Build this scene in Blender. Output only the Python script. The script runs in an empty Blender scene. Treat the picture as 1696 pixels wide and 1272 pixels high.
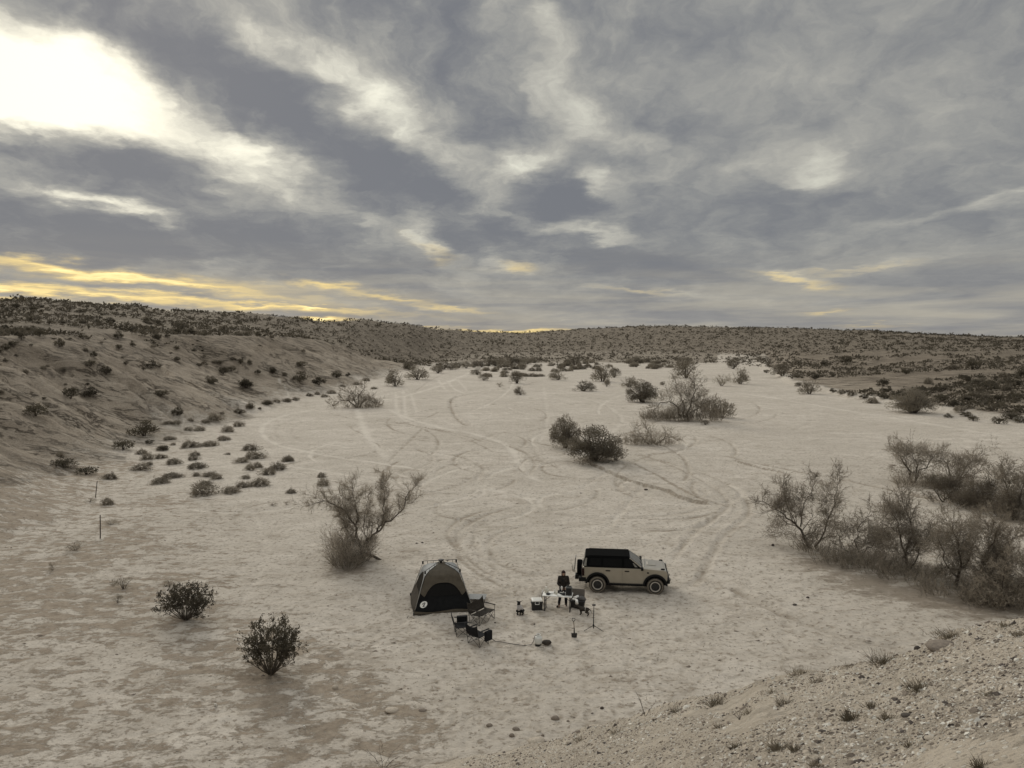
import bpy, bmesh, math, random
import numpy as np
from mathutils import Vector, Matrix, Quaternion

scene = bpy.context.scene
COL = scene.collection
R = math.radians
random.seed(7)

# ------------------------------------------------------------------ camera
F_PX, CX, CY, PITCH, CAM_Z = 1274.0, 848.0, 636.0, R(3.4), 12.5
cam_data = bpy.data.cameras.new("camera")
cam_data.sensor_width = 36.0
cam_data.lens = 36.0 * F_PX / 1696.0
cam_data.clip_start = 0.1
cam_data.clip_end = 9000.0
cam = bpy.data.objects.new("camera", cam_data)
cam.location = (0, 0, CAM_Z)
cam.rotation_euler = (R(90) - PITCH, 0, 0)
COL.objects.link(cam)
scene.camera = cam

def ray(px, py):
    u, v = (px - CX) / F_PX, (CY - py) / F_PX
    c, s = math.cos(PITCH), math.sin(PITCH)
    d = np.array([u, c + v * s, -s + v * c])
    return d / np.linalg.norm(d)

def azel(px, py):
    d = ray(px, py)
    return math.degrees(math.atan2(d[0], d[1])), math.degrees(math.asin(d[2]))

# ------------------------------------------------------------------ look
scene.view_settings.view_transform = 'Standard'
scene.view_settings.look = 'None'
scene.view_settings.gamma = 1.0
scene.view_settings.use_curve_mapping = False
scene.view_settings.exposure = 0.0
scene.cycles.max_bounces = 5
scene.cycles.diffuse_bounces = 3
scene.cycles.glossy_bounces = 3
scene.cycles.transmission_bounces = 3
scene.cycles.transparent_max_bounces = 6
scene.cycles.use_denoising = True

# ------------------------------------------------------------------ sun (veiled by cloud, low on the left)
SUN_AZ, SUN_EL = R(-27), R(24)
sv = Vector((math.sin(SUN_AZ) * math.cos(SUN_EL), math.cos(SUN_AZ) * math.cos(SUN_EL), math.sin(SUN_EL)))
sun_data = bpy.data.lights.new("sun", 'SUN')
sun_data.energy = 1.5
sun_data.angle = R(26)
sun_data.color = (1.0, 0.93, 0.80)
sun = bpy.data.objects.new("sun", sun_data)
sun.rotation_euler = (-sv).to_track_quat('-Z', 'Y').to_euler()
COL.objects.link(sun)

# ------------------------------------------------------------------ world: clear sky behind a broken cloud deck
world = bpy.data.worlds.new("World")
scene.world = world
world.use_nodes = True
wt = world.node_tree
wt.nodes.clear()
WN, WL = wt.nodes, wt.links

def wnode(t, **kw):
    n = WN.new(t)
    for k, v in kw.items():
        setattr(n, k, v)
    return n

def wmath(op, a, b=None, c=None, clamp=False):
    n = wnode('ShaderNodeMath', operation=op)
    n.use_clamp = clamp
    for i, x in enumerate((a, b, c)):
        if x is None:
            continue
        if isinstance(x, (int, float)):
            n.inputs[i].default_value = x
        else:
            WL.new(x, n.inputs[i])
    return n.outputs[0]

def wmap(v, a, b, c=0.0, d=1.0, smooth=False):
    n = wnode('ShaderNodeMapRange')
    n.interpolation_type = 'SMOOTHSTEP' if smooth else 'LINEAR'
    WL.new(v, n.inputs['Value'])
    n.inputs['From Min'].default_value = a
    n.inputs['From Max'].default_value = b
    n.inputs['To Min'].default_value = c
    n.inputs['To Max'].default_value = d
    return n.outputs[0]

def wmix(f, a, b):
    n = wnode('ShaderNodeMix', data_type='RGBA')
    for sock, x in ((n.inputs[0], f), (n.inputs[6], a), (n.inputs[7], b)):
        if isinstance(x, tuple):
            sock.default_value = (*x, 1)
        elif isinstance(x, (int, float)):
            sock.default_value = x
        else:
            WL.new(x, sock)
    return n.outputs[2]

tc = wnode('ShaderNodeTexCoord')
sep = wnode('ShaderNodeSeparateXYZ')
WL.new(tc.outputs['Generated'], sep.inputs[0])
dx, dy, dz = sep.outputs
zc = wmath('MAXIMUM', dz, 0.0)
az = wmath('MULTIPLY', wmath('ARCTAN2', dx, dy), 57.2958)
el = wmath('MULTIPLY', wmath('ARCSINE', wmath('MINIMUM', zc, 0.9999)), 57.2958)
# the cloud deck as a plane overhead: far cloud is compressed towards the horizon
iz = wmath('DIVIDE', 1.0, wmath('ADD', zc, 0.10))
plane = wnode('ShaderNodeCombineXYZ')
WL.new(wmath('MULTIPLY', dx, iz), plane.inputs[0])
WL.new(wmath('MULTIPLY', dy, iz), plane.inputs[1])

def wnoise(scale, detail, rough, dist=0.0, rot=0.0, stretch=(1, 1, 1), offs=(0, 0, 0)):
    m = wnode('ShaderNodeMapping')
    m.inputs['Rotation'].default_value = (0, 0, rot)
    m.inputs['Scale'].default_value = stretch
    m.inputs['Location'].default_value = offs
    WL.new(plane.outputs[0], m.inputs['Vector'])
    n = wnode('ShaderNodeTexNoise')
    n.inputs['Scale'].default_value = scale
    n.inputs['Detail'].default_value = detail
    n.inputs['Roughness'].default_value = rough
    n.inputs['Distortion'].default_value = dist
    WL.new(m.outputs[0], n.inputs['Vector'])
    return n

n_big = wnoise(1.5, 8.0, 0.58, 0.1, R(20), (1.0, 0.62, 1), (3.1, 1.7, 0))
n_fine = wnoise(4.2, 8.0, 0.62, 0.15, R(20), (1.0, 0.6, 1), (9.1, 4.2, 0))
n_warp = wnoise(2.6, 5.0, 0.58, 0.0, 0.0, (1, 0.8, 1), (1.3, 8.8, 0))
# warp the layout so that no edge is a clean ellipse
wsep = wnode('ShaderNodeSeparateColor')
WL.new(n_warp.outputs['Color'], wsep.inputs[0])
amp = wmap(el, 0, 22, 3.5, 9.0)
ampv = wmap(el, 0, 22, 1.2, 7.0)
azw = wmath('MULTIPLY_ADD', wmath('SUBTRACT', wsep.outputs[0], 0.5), amp, az)
elw = wmath('MULTIPLY_ADD', wmath('SUBTRACT', wsep.outputs[1], 0.5), ampv, el)
pos = wnode('ShaderNodeCombineXYZ')
WL.new(azw, pos.inputs[0])
WL.new(elw, pos.inputs[1])

def blobs(items, start=0.0):
    acc = None
    for (px, py, sx, sy, ang, w) in items:
        a, e = azel(px, py)
        m = wnode('ShaderNodeMapping', vector_type='TEXTURE')
        m.inputs['Location'].default_value = (a, e, 0)
        m.inputs['Rotation'].default_value = (0, 0, R(-ang))
        m.inputs['Scale'].default_value = (sx / 22.2, sy / 22.2, 1)
        WL.new(pos.outputs[0], m.inputs['Vector'])
        d = wnode('ShaderNodeVectorMath', operation='DOT_PRODUCT')
        WL.new(m.outputs[0], d.inputs[0])
        WL.new(m.outputs[0], d.inputs[1])
        g = wmath('POWER', 0.3679, d.outputs['Value'])
        acc = wmath('MULTIPLY_ADD', g, w, acc if acc is not None else start)
    return acc

# (px, py, radius along, radius across, clockwise tilt, weight) of thin (+) and thick (-) cloud
THIN = [
    (20, 118, 125, 60, 14, 0.92), (-90, 110, 150, 85, 0, 0.7), (180, 190, 120, 40, 8, 0.30), (330, 222, 190, 50, 18, 0.30), (430, 245, 90, 30, 10, 0.30), (150, 75, 90, 26, 20, 0.25),
    (370, 20, 80, 26, 30, 0.22), (470, 75, 80, 30, 35, 0.20), (585, 130, 100, 40, 45, 0.22), (690, 220, 120, 40, 32, 0.22), (540, 90, 80, 36, 30, 0.14),
    (845, 290, 70, 34, 150, 0.30), (800, 338, 50, 24, 150, 0.20), (890, 265, 40, 18, 150, 0.18), (895, 65, 60, 34, 70, 0.20), (940, 165, 70, 44, 62, 0.24), (965, 195, 50, 30, 40, 0.12),
    (1060, 238, 70, 18, 14, 0.20), (1000, 300, 30, 16, 30, 0.30), (820, 150, 110, 60, 30, 0.10), (150, 338, 100, 11, 10, 0.42),
    (235, 352, 50, 10, 12, 0.22), (385, 300, 44, 16, 0, 0.26), (690, 375, 40, 26, 55, 0.28), (720, 412, 70, 13, 22, 0.18),
    (990, 388, 90, 10, 8, 0.24), (1345, 290, 44, 16, 0, 0.26), (1600, 345, 120, 10, -12, 0.22), (1310, 462, 85, 8, 10, 0.22),
    (1420, 448, 110, 8, -6, 0.16), (1080, 482, 110, 6, 8, 0.22), (1230, 170, 240, 70, 0, 0.07), (1360, 90, 90, 50, 30, 0.06), (840, 445, 40, 10, 10, 0.24),
    (1400, 500, 260, 18, 4, 0.12), (1000, 525, 420, 12, 2, 0.14), (1250, 275, 200, 18, 0, 0.07),
    (290, 90, 240, 34, 30, -0.20), (470, 160, 150, 46, 30, -0.26), (640, 280, 160, 48, 18, -0.28), (400, 200, 34, 10, 30, -0.2),
    (60, 240, 190, 34, 10, -0.28), (230, 280, 110, 22, 0, -0.14), (90, 385, 230, 34, 4, -0.26), (430, 400, 330, 28, 4, -0.18),
    (915, 318, 70, 28, 5, -0.32), (930, 410, 260, 26, 10, -0.13), (700, 40, 260, 60, 40, -0.16), (820, 215, 60, 30, 0, -0.12),
    (1150, 215, 200, 40, 0, -0.10), (1250, 350, 280, 40, 6, -0.09), (1600, 60, 200, 60, 0, -0.06), (1450, 200, 260, 70, 0, 0.05), (1080, 440, 200, 20, 6, -0.12),
]
lay = blobs(THIN, 0.262)
# billows seen side-on: lumps a few degrees across, flatter towards the horizon
bil = wnode('ShaderNodeCombineXYZ')
WL.new(wmath('MULTIPLY', azw, 0.125), bil.inputs[0])
WL.new(wmath('MULTIPLY', wmath('LOGARITHM', wmath('ADD', elw, 4.0), 2.718), 2.9), bil.inputs[1])
def bnoise(scale, detail, rough, dist):
    n = wnode('ShaderNodeTexNoise')
    n.inputs['Scale'].default_value = scale
    n.inputs['Detail'].default_value = detail
    n.inputs['Roughness'].default_value = rough
    n.inputs['Distortion'].default_value = dist
    WL.new(bil.outputs[0], n.inputs['Vector'])
    return wmath('SUBTRACT', n.outputs['Fac'], 0.5)
tex = wmath('MULTIPLY_ADD', wmath('SUBTRACT', n_big.outputs['Fac'], 0.5), 0.26,
            wmath('MULTIPLY', wmath('SUBTRACT', n_fine.outputs['Fac'], 0.5), 0.20))
tex = wmath('MULTIPLY_ADD', bnoise(1.15, 9, 0.60, 0.0), 0.86, tex)
tex = wmath('MULTIPLY_ADD', bnoise(3.3, 8, 0.64, 0.0), 0.52, tex)
rightside = wmap(az, -6, 20, 1.0, 0.62, True)
thin = wmath('ADD', lay, wmath('MULTIPLY', tex, rightside))
ramp = wnode('ShaderNodeValToRGB')
cr = ramp.color_ramp
cr.interpolation = 'B_SPLINE'
stops = [(0.00, (0.176, 0.185, 0.207)), (0.14, (0.205, 0.212, 0.228)), (0.30, (0.298, 0.301, 0.292)),
         (0.50, (0.47, 0.455, 0.405)), (0.72, (0.80, 0.78, 0.65)), (1.0, (1.25, 1.21, 0.97))]
cr.elements[0].position, cr.elements[0].color = stops[0][0], (*stops[0][1], 1)
cr.elements[1].position, cr.elements[1].color = stops[-1][0], (*stops[-1][1], 1)
for p, c in stops[1:-1]:
    e = cr.elements.new(p)
    e.color = (*c, 1)
WL.new(thin, ramp.inputs['Fac'])
cloud_col = ramp.outputs['Color']
# low bank of cloud near the horizon, with yellow light under its hem on the sunward side
n_low = wnode('ShaderNodeTexNoise')
lowv = wnode('ShaderNodeCombineXYZ')
WL.new(wmath('MULTIPLY', az, 0.055), lowv.inputs[0])
WL.new(wmath('MULTIPLY', el, 0.62), lowv.inputs[1])
WL.new(lowv.outputs[0], n_low.inputs['Vector'])
n_low.inputs['Scale'].default_value = 1.5
n_low.inputs['Detail'].default_value = 6
n_low.inputs['Roughness'].default_value = 0.55
n_low.inputs['Distortion'].default_value = 0.35
GLOW = [
    (-40, 436, 330, 8, 3, 0.62), (200, 458, 170, 5.5, 7, 0.55), (-60, 474, 240, 5.5, 3, 0.55), (180, 489, 240, 5.5, 4, 0.65), (440, 504, 190, 4, 4, 0.60),
    (-60, 497, 200, 4, 2, 0.45), (380, 478, 150, 4.5, 7, 0.25), (538, 470, 42, 5, 6, 0.6), (640, 492, 56, 5, 8, 0.42), (536, 530, 36, 3.6, 0, 1.9), (528, 507, 30, 3, 4, 1.1),
    (745, 512, 55, 4, 6, 0.36), (825, 549.5, 120, 3.2, 0, 0.9), (700, 543, 60, 2.4, 0, 0.4), (850, 443, 26, 7, 0, 0.3), (720, 415, 36, 8, 25, 0.22),
    (1310, 463, 48, 5, 10, 0.36), (1420, 448, 56, 4, -4, 0.16), (1060, 480, 56, 4, 8, 0.22), (1370, 518, 30, 3, 0, 0.26), (1440, 540, 40, 2.4, 0, 0.26),
]
glow = blobs(GLOW)
low_mod = wmap(n_low.outputs['Fac'], 0.30, 0.58, 0.40, 1.7)
glow = wmath('MULTIPLY', glow, low_mod)
hor_w = wmap(el, 1.0, 7.5, 1.0, 0.0, True)
hz_l = wmap(n_low.outputs['Fac'], 0.35, 0.65, 0.0, 1.0, True)
low_col = wmix(hz_l, (0.235, 0.235, 0.245), (0.44, 0.405, 0.335))
cloud_col = wmix(wmath('MULTIPLY', hor_w, 0.72), cloud_col, low_col)
cloud_col = wmix(wmath('MULTIPLY', glow, 1.0, clamp=True), cloud_col, (0.92, 0.70, 0.30))
hot = wmap(glow, 0.85, 1.9, 0.0, 1.0)
cloud_col = wmix(hot, cloud_col, (1.5, 1.25, 0.62))
# overcast sky, made brighter above the view towards the zenith to light the ground
zen = wmap(zc, 0.38, 0.92, 1.0, 3.15, True)
zv = wnode('ShaderNodeVectorMath', operation='SCALE')
WL.new(cloud_col, zv.inputs[0])
WL.new(zen, zv.inputs['Scale'])
bg_cloud = wnode('ShaderNodeBackground')
WL.new(zv.outputs[0], bg_cloud.inputs['Color'])
bg_cloud.inputs['Strength'].default_value = 1.0
sky = wnode('ShaderNodeTexSky', sky_type='NISHITA')
sky.sun_disc = False
sky.sun_elevation = SUN_EL
sky.sun_rotation = SUN_AZ
bg_sky = wnode('ShaderNodeBackground')
WL.new(sky.outputs[0], bg_sky.inputs['Color'])
bg_sky.inputs['Strength'].default_value = 0.06
mixw = wnode('ShaderNodeMixShader')
cover = wmap(thin, 0.45, 1.1, 0.97, 0.72)
WL.new(cover, mixw.inputs[0])
WL.new(bg_sky.outputs[0], mixw.inputs[1])
WL.new(bg_cloud.outputs[0], mixw.inputs[2])
wout = wnode('ShaderNodeOutputWorld')
WL.new(mixw.outputs[0], wout.inputs['Surface'])

# ------------------------------------------------------------------ numpy noise
def _hash(ix, iy, seed):
    h = (ix.astype(np.int64) * 374761393 + iy.astype(np.int64) * 668265263 + seed * 1442695041) & 0xFFFFFFFF
    h = ((h ^ (h >> 13)) * 1274126177) & 0xFFFFFFFF
    h = (h ^ (h >> 16)) & 0xFFFFFFFF
    return h / 2147483647.5 - 1.0

def vnoise(x, y, seed=0):
    ix, iy = np.floor(x), np.floor(y)
    fx, fy = x - ix, y - iy
    fx = fx * fx * fx * (fx * (fx * 6 - 15) + 10)
    fy = fy * fy * fy * (fy * (fy * 6 - 15) + 10)
    a, b = _hash(ix, iy, seed), _hash(ix + 1, iy, seed)
    c, d = _hash(ix, iy + 1, seed), _hash(ix + 1, iy + 1, seed)
    return (a + (b - a) * fx) * (1 - fy) + (c + (d - c) * fx) * fy

def fbm(x, y, octs=4, seed=0, gain=0.5):
    s, amp, tot = 0.0, 1.0, 0.0
    for o in range(octs):
        s = s + amp * vnoise(x * 2 ** o + 17.3 * o, y * 2 ** o - 9.1 * o, seed + o)
        tot += amp
        amp *= gain
    return s / tot

def sstep(a, b, x):
    t = np.clip((x - a) / (b - a), 0, 1)
    return t * t * (3 - 2 * t)

# ------------------------------------------------------------------ the lie of the land
def tan_dep(px, py):
    d = ray(px, py)
    return -d[2] / math.hypot(d[0], d[1])

_toe_y = np.array([0, 20, 35, 46, 66, 88, 124, 180, 400, 600, 900])
_toe_x = np.array([-19, -22, -26, -30.5, -36.5, -41, -43.5, -42, -37, -22, 20.])
_rt_y = np.array([0, 100, 114, 124, 160, 213, 320, 500, 800])
_rt_x = np.array([84, 78, 76, 73.5, 69.5, 76, 103, 160, 260.])
# skyline: picture column, row, distance of the crest
_SKY = [(-300, 520, 330), (-100, 508, 330), (0, 502, 330), (60, 500, 330), (150, 508, 330), (190, 510, 345), (225, 507, 350), (270, 517, 360), (400, 520, 420), (500, 528, 470), (540, 533, 480), (580, 532, 480),
        (605, 531, 500), (680, 538, 560), (730, 545, 660), (800, 550, 800), (860, 552.5, 920), (900, 550, 960), (950, 546, 1000), (1010, 542.5, 1000), (1100, 541, 1000),
        (1250, 543, 960), (1330, 546, 930), (1400, 549, 900), (1440, 548, 900), (1500, 550.5, 880), (1560, 556, 860), (1620, 559, 840), (1696, 561, 820), (1900, 562, 820)]
_sk_az = np.array([math.degrees(math.atan2(ray(p, y)[0], ray(p, y)[1])) for p, y, r in _SKY])
_sk_z = np.array([CAM_Z - r * tan_dep(p, y) for p, y, r in _SKY])
_sk_r = np.array([r for p, y, r in _SKY], float)
_r0_az = np.array([-60, -34, -28, -20, -12, -6, 0, 10, 20, 34, 60.])
_r0 = np.array([120, 124, 140, 200, 300, 420, 480, 430, 300, 170, 150.])
# lip of the gravel spur below the camera: column, row, distance
_LIP = [(-400, 1360, 17), (0, 1352, 18.5), (300, 1345, 19), (520, 1335, 19.5), (640, 1310, 20), (740, 1270, 20.6), (850, 1246, 19.6), (1000, 1209, 17.6), (1100, 1178, 16.2), (1200, 1150, 15.0), (1265, 1128, 14.3),
        (1330, 1113, 13.8), (1450, 1094, 13.0), (1500, 1078, 12.7), (1560, 1058, 12.4), (1620, 1044, 12.1), (1696, 1031, 11.8), (1900, 1000, 11.6), (2400, 950, 12)]
_lp_az = np.array([math.degrees(math.atan2(ray(p, y)[0], ray(p, y)[1])) for p, y, r in _LIP])
_lp_r = np.array([r for p, y, r in _LIP], float)
_lp_z = np.array([max(CAM_Z - r * tan_dep(p, y), 0.15) for p, y, r in _LIP])
_lp_az = np.concatenate([[-180, -100, -60], _lp_az, [80, 110, 180]])
_lp_r = np.concatenate([[200, 120, 19], _lp_r, [40, 140, 200]])
_lp_z = np.concatenate([[11, 10.5, 0.4], _lp_z, [10, 10.8, 11]])
LEDGES = []

def bank_depth(x, y):
    return np.interp(y, _toe_y, _toe_x) + 3.6 * fbm(x / 22, y / 15, 3, 31) - x

def height(x, y, full=True):
    x = np.asarray(x, float)
    y = np.asarray(y, float)
    r = np.hypot(x, y) + 1e-6
    a = np.degrees(np.arctan2(x, y))
    # wash floor
    z = 0.10 * fbm(x / 16, y / 16, 3, 3) + 0.16 * fbm(x / 45, y / 70, 2, 4)
    if full:
        z = z + 0.045 * fbm(x / 1.7, y / 1.5, 3, 5) + 0.028 * fbm(x / .62, y / .5, 2, 6)
    # left bank
    d = bank_depth(x, y)
    wdt = 34 + 7 * fbm(x / 60, y / 40, 2, 11) + np.interp(y, [40, 90], [12, 0])
    s = np.clip(d / wdt, 0, 1)
    rim = (13.0 + 0.6 * fbm(x / 70, y / 50, 2, 13)) * (1 - sstep(225, 410, y + 0.5 * (x + 45) + 14 * fbm(x / 30, y / 40, 3, 14)))
    prof = 0.42 * s + 0.58 * s * s * (3 - 2 * s)
    bank = rim * prof
    mid = np.clip(4 * s * (1 - s), 0, 1)
    gl0 = y / 13.0 + 0.7 * fbm(x / 24, y / 22, 3, 15) + x / 60
    gully0 = np.abs(vnoise(gl0, x / 60, 16)) ** 0.8
    gl = y / 4.2 + 0.9 * fbm(x / 11, y / 9, 3, 17) + x / 34
    gully = np.abs(vnoise(gl, x / 26, 19)) ** 0.75
    gl2 = y / 1.7 + 0.8 * fbm(x / 7, y / 6, 2, 23) + x / 22
    gully2 = np.abs(vnoise(gl2, x / 9, 29)) ** 0.8
    bank = bank + mid * ((gully - 0.42) * 2.2 + (gully2 - 0.42) * 0.8 + (gully0 - 0.42) * 3.4 + 1.1 * fbm(x / 14, y / 22, 3, 37)) * np.interp(y, [25, 70, 290, 380], [0.25, 1.0, 1.0, 0.0])
    scarp = sstep(0.90, 0.985, s) - sstep(0.0, 1.0, s)
    bank = bank + scarp * 0.5
    z = z + np.where(d > 0, bank, 0)
    # right bank: a low step then a long gentle rise
    dr = x - np.interp(y, _rt_y, _rt_x) - 2.0 * fbm(x / 22, y / 22, 3, 41)
    rb = 0.75 * sstep(0, 2.5, dr) + np.clip(dr, 0, None) * 0.037 + 0.7 * sstep(5, 40, dr) * fbm(x / 17, y / 17, 3, 43)
    z = z + np.where(dr > 0, rb, 0) * np.where(x > 0, 1, 0)
    # hills
    zc_ = np.interp(a, _sk_az, _sk_z)
    rc = np.interp(a, _sk_az, _sk_r)
    r0 = np.interp(a, _r0_az, _r0)
    S = sstep(0, 1, (r - r0) / (rc - r0))
    crest = zc_ - np.clip(r - rc, 0, 1500) * 0.03
    hum = S * (np.minimum(r / 400, 1.6)) * (1.5 * fbm(x / 55, y / 55, 3, 47) + 0.5 * fbm(x / 16, y / 16, 2, 48)) * (1 - 0.75 * sstep(0.93, 1.0, r / rc) * (1 - sstep(1.0, 1.08, r / rc)))
    front = (np.abs(a) < 75)
    z = np.where(front, z * (1 - S) + crest * S + hum, z)
    # spur and bluff the photographer stands on
    lr = np.interp(a, _lp_az, _lp_r) + (0.35 * fbm(a / 2.3, a / 9, 3, 53))
    lz = np.interp(a, _lp_az, _lp_z)
    top = 10.9
    t = np.clip(r / lr, 0, 1)
    inside = top + (lz - top) * t + 0.10 * fbm(x / 2.2, y / 2.2, 3, 59) * sstep(1, 5, r)
    over = np.clip(r - lr, 0, None)
    drop = lz - 0.75 * np.sqrt(over * over + 0.25) + 0.375
    bl = np.where(r < lr, inside, drop + 0.06 * fbm(x / 0.9, y / 0.9, 2, 61))
    k = 0.25
    hgt = np.maximum(z, bl) + 0.25 * k * np.clip(1 - np.abs(z - bl) / k, 0, 1) ** 2
    return hgt

def gz(x, y):
    return float(height(np.array([x]), np.array([y]))[0])

_T = np.concatenate([np.arange(4, 40, 0.05), np.arange(40, 140, 0.25), np.arange(140, 1300, 1.0)])
def at(px, py):
    d = ray(px, py)
    h = height(d[0] * _T, d[1] * _T)
    below = (CAM_Z + d[2] * _T) <= h
    i = int(np.argmax(below)) if below.any() else len(_T) - 1
    if i > 0:
        a0 = CAM_Z + d[2] * _T[i - 1] - h[i - 1]
        a1 = CAM_Z + d[2] * _T[i] - h[i]
        f = a0 / (a0 - a1) if a0 != a1 else 1
        t = _T[i - 1] + (_T[i] - _T[i - 1]) * min(max(f, 0), 1)
    else:
        t = _T[0]
    x, y = d[0] * t, d[1] * t
    return Vector((x, y, gz(x, y)))

def at_y(px, py, Y):
    d = ray(px, py)
    t = Y / d[1]
    return Vector((d[0] * t, Y, CAM_Z + d[2] * t))

def px_m(p):
    """picture pixels per metre at a point"""
    return F_PX / (p.y * math.cos(PITCH) - (p.z - CAM_Z) * math.sin(PITCH))

# ------------------------------------------------------------------ materials
def node_mat(name):
    m = bpy.data.materials.new(name)
    m.use_nodes = True
    nt = m.node_tree
    b = nt.nodes['Principled BSDF']
    return m, nt, b

def mat(name, col, rough=0.7, var=0.25, scale=8.0, bump=0.0, metal=0.0, coat=0.0, spec=0.5, bscale=None, col2=None, alpha=None, trans=0.0):
    m, nt, b = node_mat(name)
    tcn = nt.nodes.new('ShaderNodeTexCoord')
    n = nt.nodes.new('ShaderNodeTexNoise')
    n.inputs['Scale'].default_value = scale
    n.inputs['Detail'].default_value = 5
    n.inputs['Roughness'].default_value = 0.6
    nt.links.new(tcn.outputs['Object'], n.inputs['Vector'])
    rp = nt.nodes.new('ShaderNodeValToRGB')
    c2 = col2 or tuple(min(c * (1 + var), 1) for c in col)
    c1 = col if col2 else tuple(c * (1 - var) for c in col)
    rp.color_ramp.elements[0].position = 0.32
    rp.color_ramp.elements[1].position = 0.68
    rp.color_ramp.elements[0].color = (*c1, 1)
    rp.color_ramp.elements[1].color = (*c2, 1)
    nt.links.new(n.outputs['Fac'], rp.inputs['Fac'])
    nt.links.new(rp.outputs[0], b.inputs['Base Color'])
    b.inputs['Roughness'].default_value = rough
    b.inputs['Metallic'].default_value = metal
    b.inputs['Coat Weight'].default_value = coat
    b.inputs['Coat Roughness'].default_value = 0.12
    b.inputs['Specular IOR Level'].default_value = spec
    b.inputs['Transmission Weight'].default_value = trans
    if alpha is not None:
        b.inputs['Alpha'].default_value = alpha
    if bump:
        n2 = nt.nodes.new('ShaderNodeTexNoise')
        n2.inputs['Scale'].default_value = bscale or scale * 4
        n2.inputs['Detail'].default_value = 4
        nt.links.new(tcn.outputs['Object'], n2.inputs['Vector'])
        bp = nt.nodes.new('ShaderNodeBump')
        bp.inputs['Strength'].default_value = bump
        bp.inputs['Distance'].default_value = 0.02
        nt.links.new(n2.outputs['Fac'], bp.inputs['Height'])
        nt.links.new(bp.outputs[0], b.inputs['Normal'])
    return m

def leaf_mat(name, c1, c2, scale=1.3, transl=0.35):
    """foliage and twigs: tone varies between neighbouring clumps and from plant to plant"""
    m, nt, b = node_mat(name)
    L = nt.links
    g = nt.nodes.new('ShaderNodeNewGeometry')
    oi = nt.nodes.new('ShaderNodeObjectInfo')
    n = nt.nodes.new('ShaderNodeTexNoise')
    n.inputs['Scale'].default_value = scale
    n.inputs['Detail'].default_value = 4
    L.new(g.outputs['Position'], n.inputs['Vector'])
    ad = nt.nodes.new('ShaderNodeMath')
    ad.operation = 'MULTIPLY_ADD'
    L.new(oi.outputs['Random'], ad.inputs[0])
    ad.inputs[1].default_value = 0.5
    ad.inputs[2].default_value = -0.25
    ad2 = nt.nodes.new('ShaderNodeMath')
    ad2.operation = 'ADD'
    L.new(n.outputs['Fac'], ad2.inputs[0])
    L.new(ad.outputs[0], ad2.inputs[1])
    rp = nt.nodes.new('ShaderNodeValToRGB')
    rp.color_ramp.elements[0].position = 0.25
    rp.color_ramp.elements[1].position = 0.75
    rp.color_ramp.elements[0].color = (*c1, 1)
    rp.color_ramp.elements[1].color = (*c2, 1)
    L.new(ad2.outputs[0], rp.inputs['Fac'])
    L.new(rp.outputs[0], b.inputs['Base Color'])
    b.inputs['Roughness'].default_value = 0.85
    b.inputs['Specular IOR Level'].default_value = 0.15
    tr = nt.nodes.new('ShaderNodeBsdfTranslucent')
    L.new(rp.outputs[0], tr.inputs['Color'])
    mx = nt.nodes.new('ShaderNodeMixShader')
    mx.inputs[0].default_value = transl
    out = nt.nodes['Material Output']
    L.new(b.outputs[0], mx.inputs[1])
    L.new(tr.outputs[0], mx.inputs[2])
    L.new(mx.outputs[0], out.inputs['Surface'])
    return m

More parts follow.
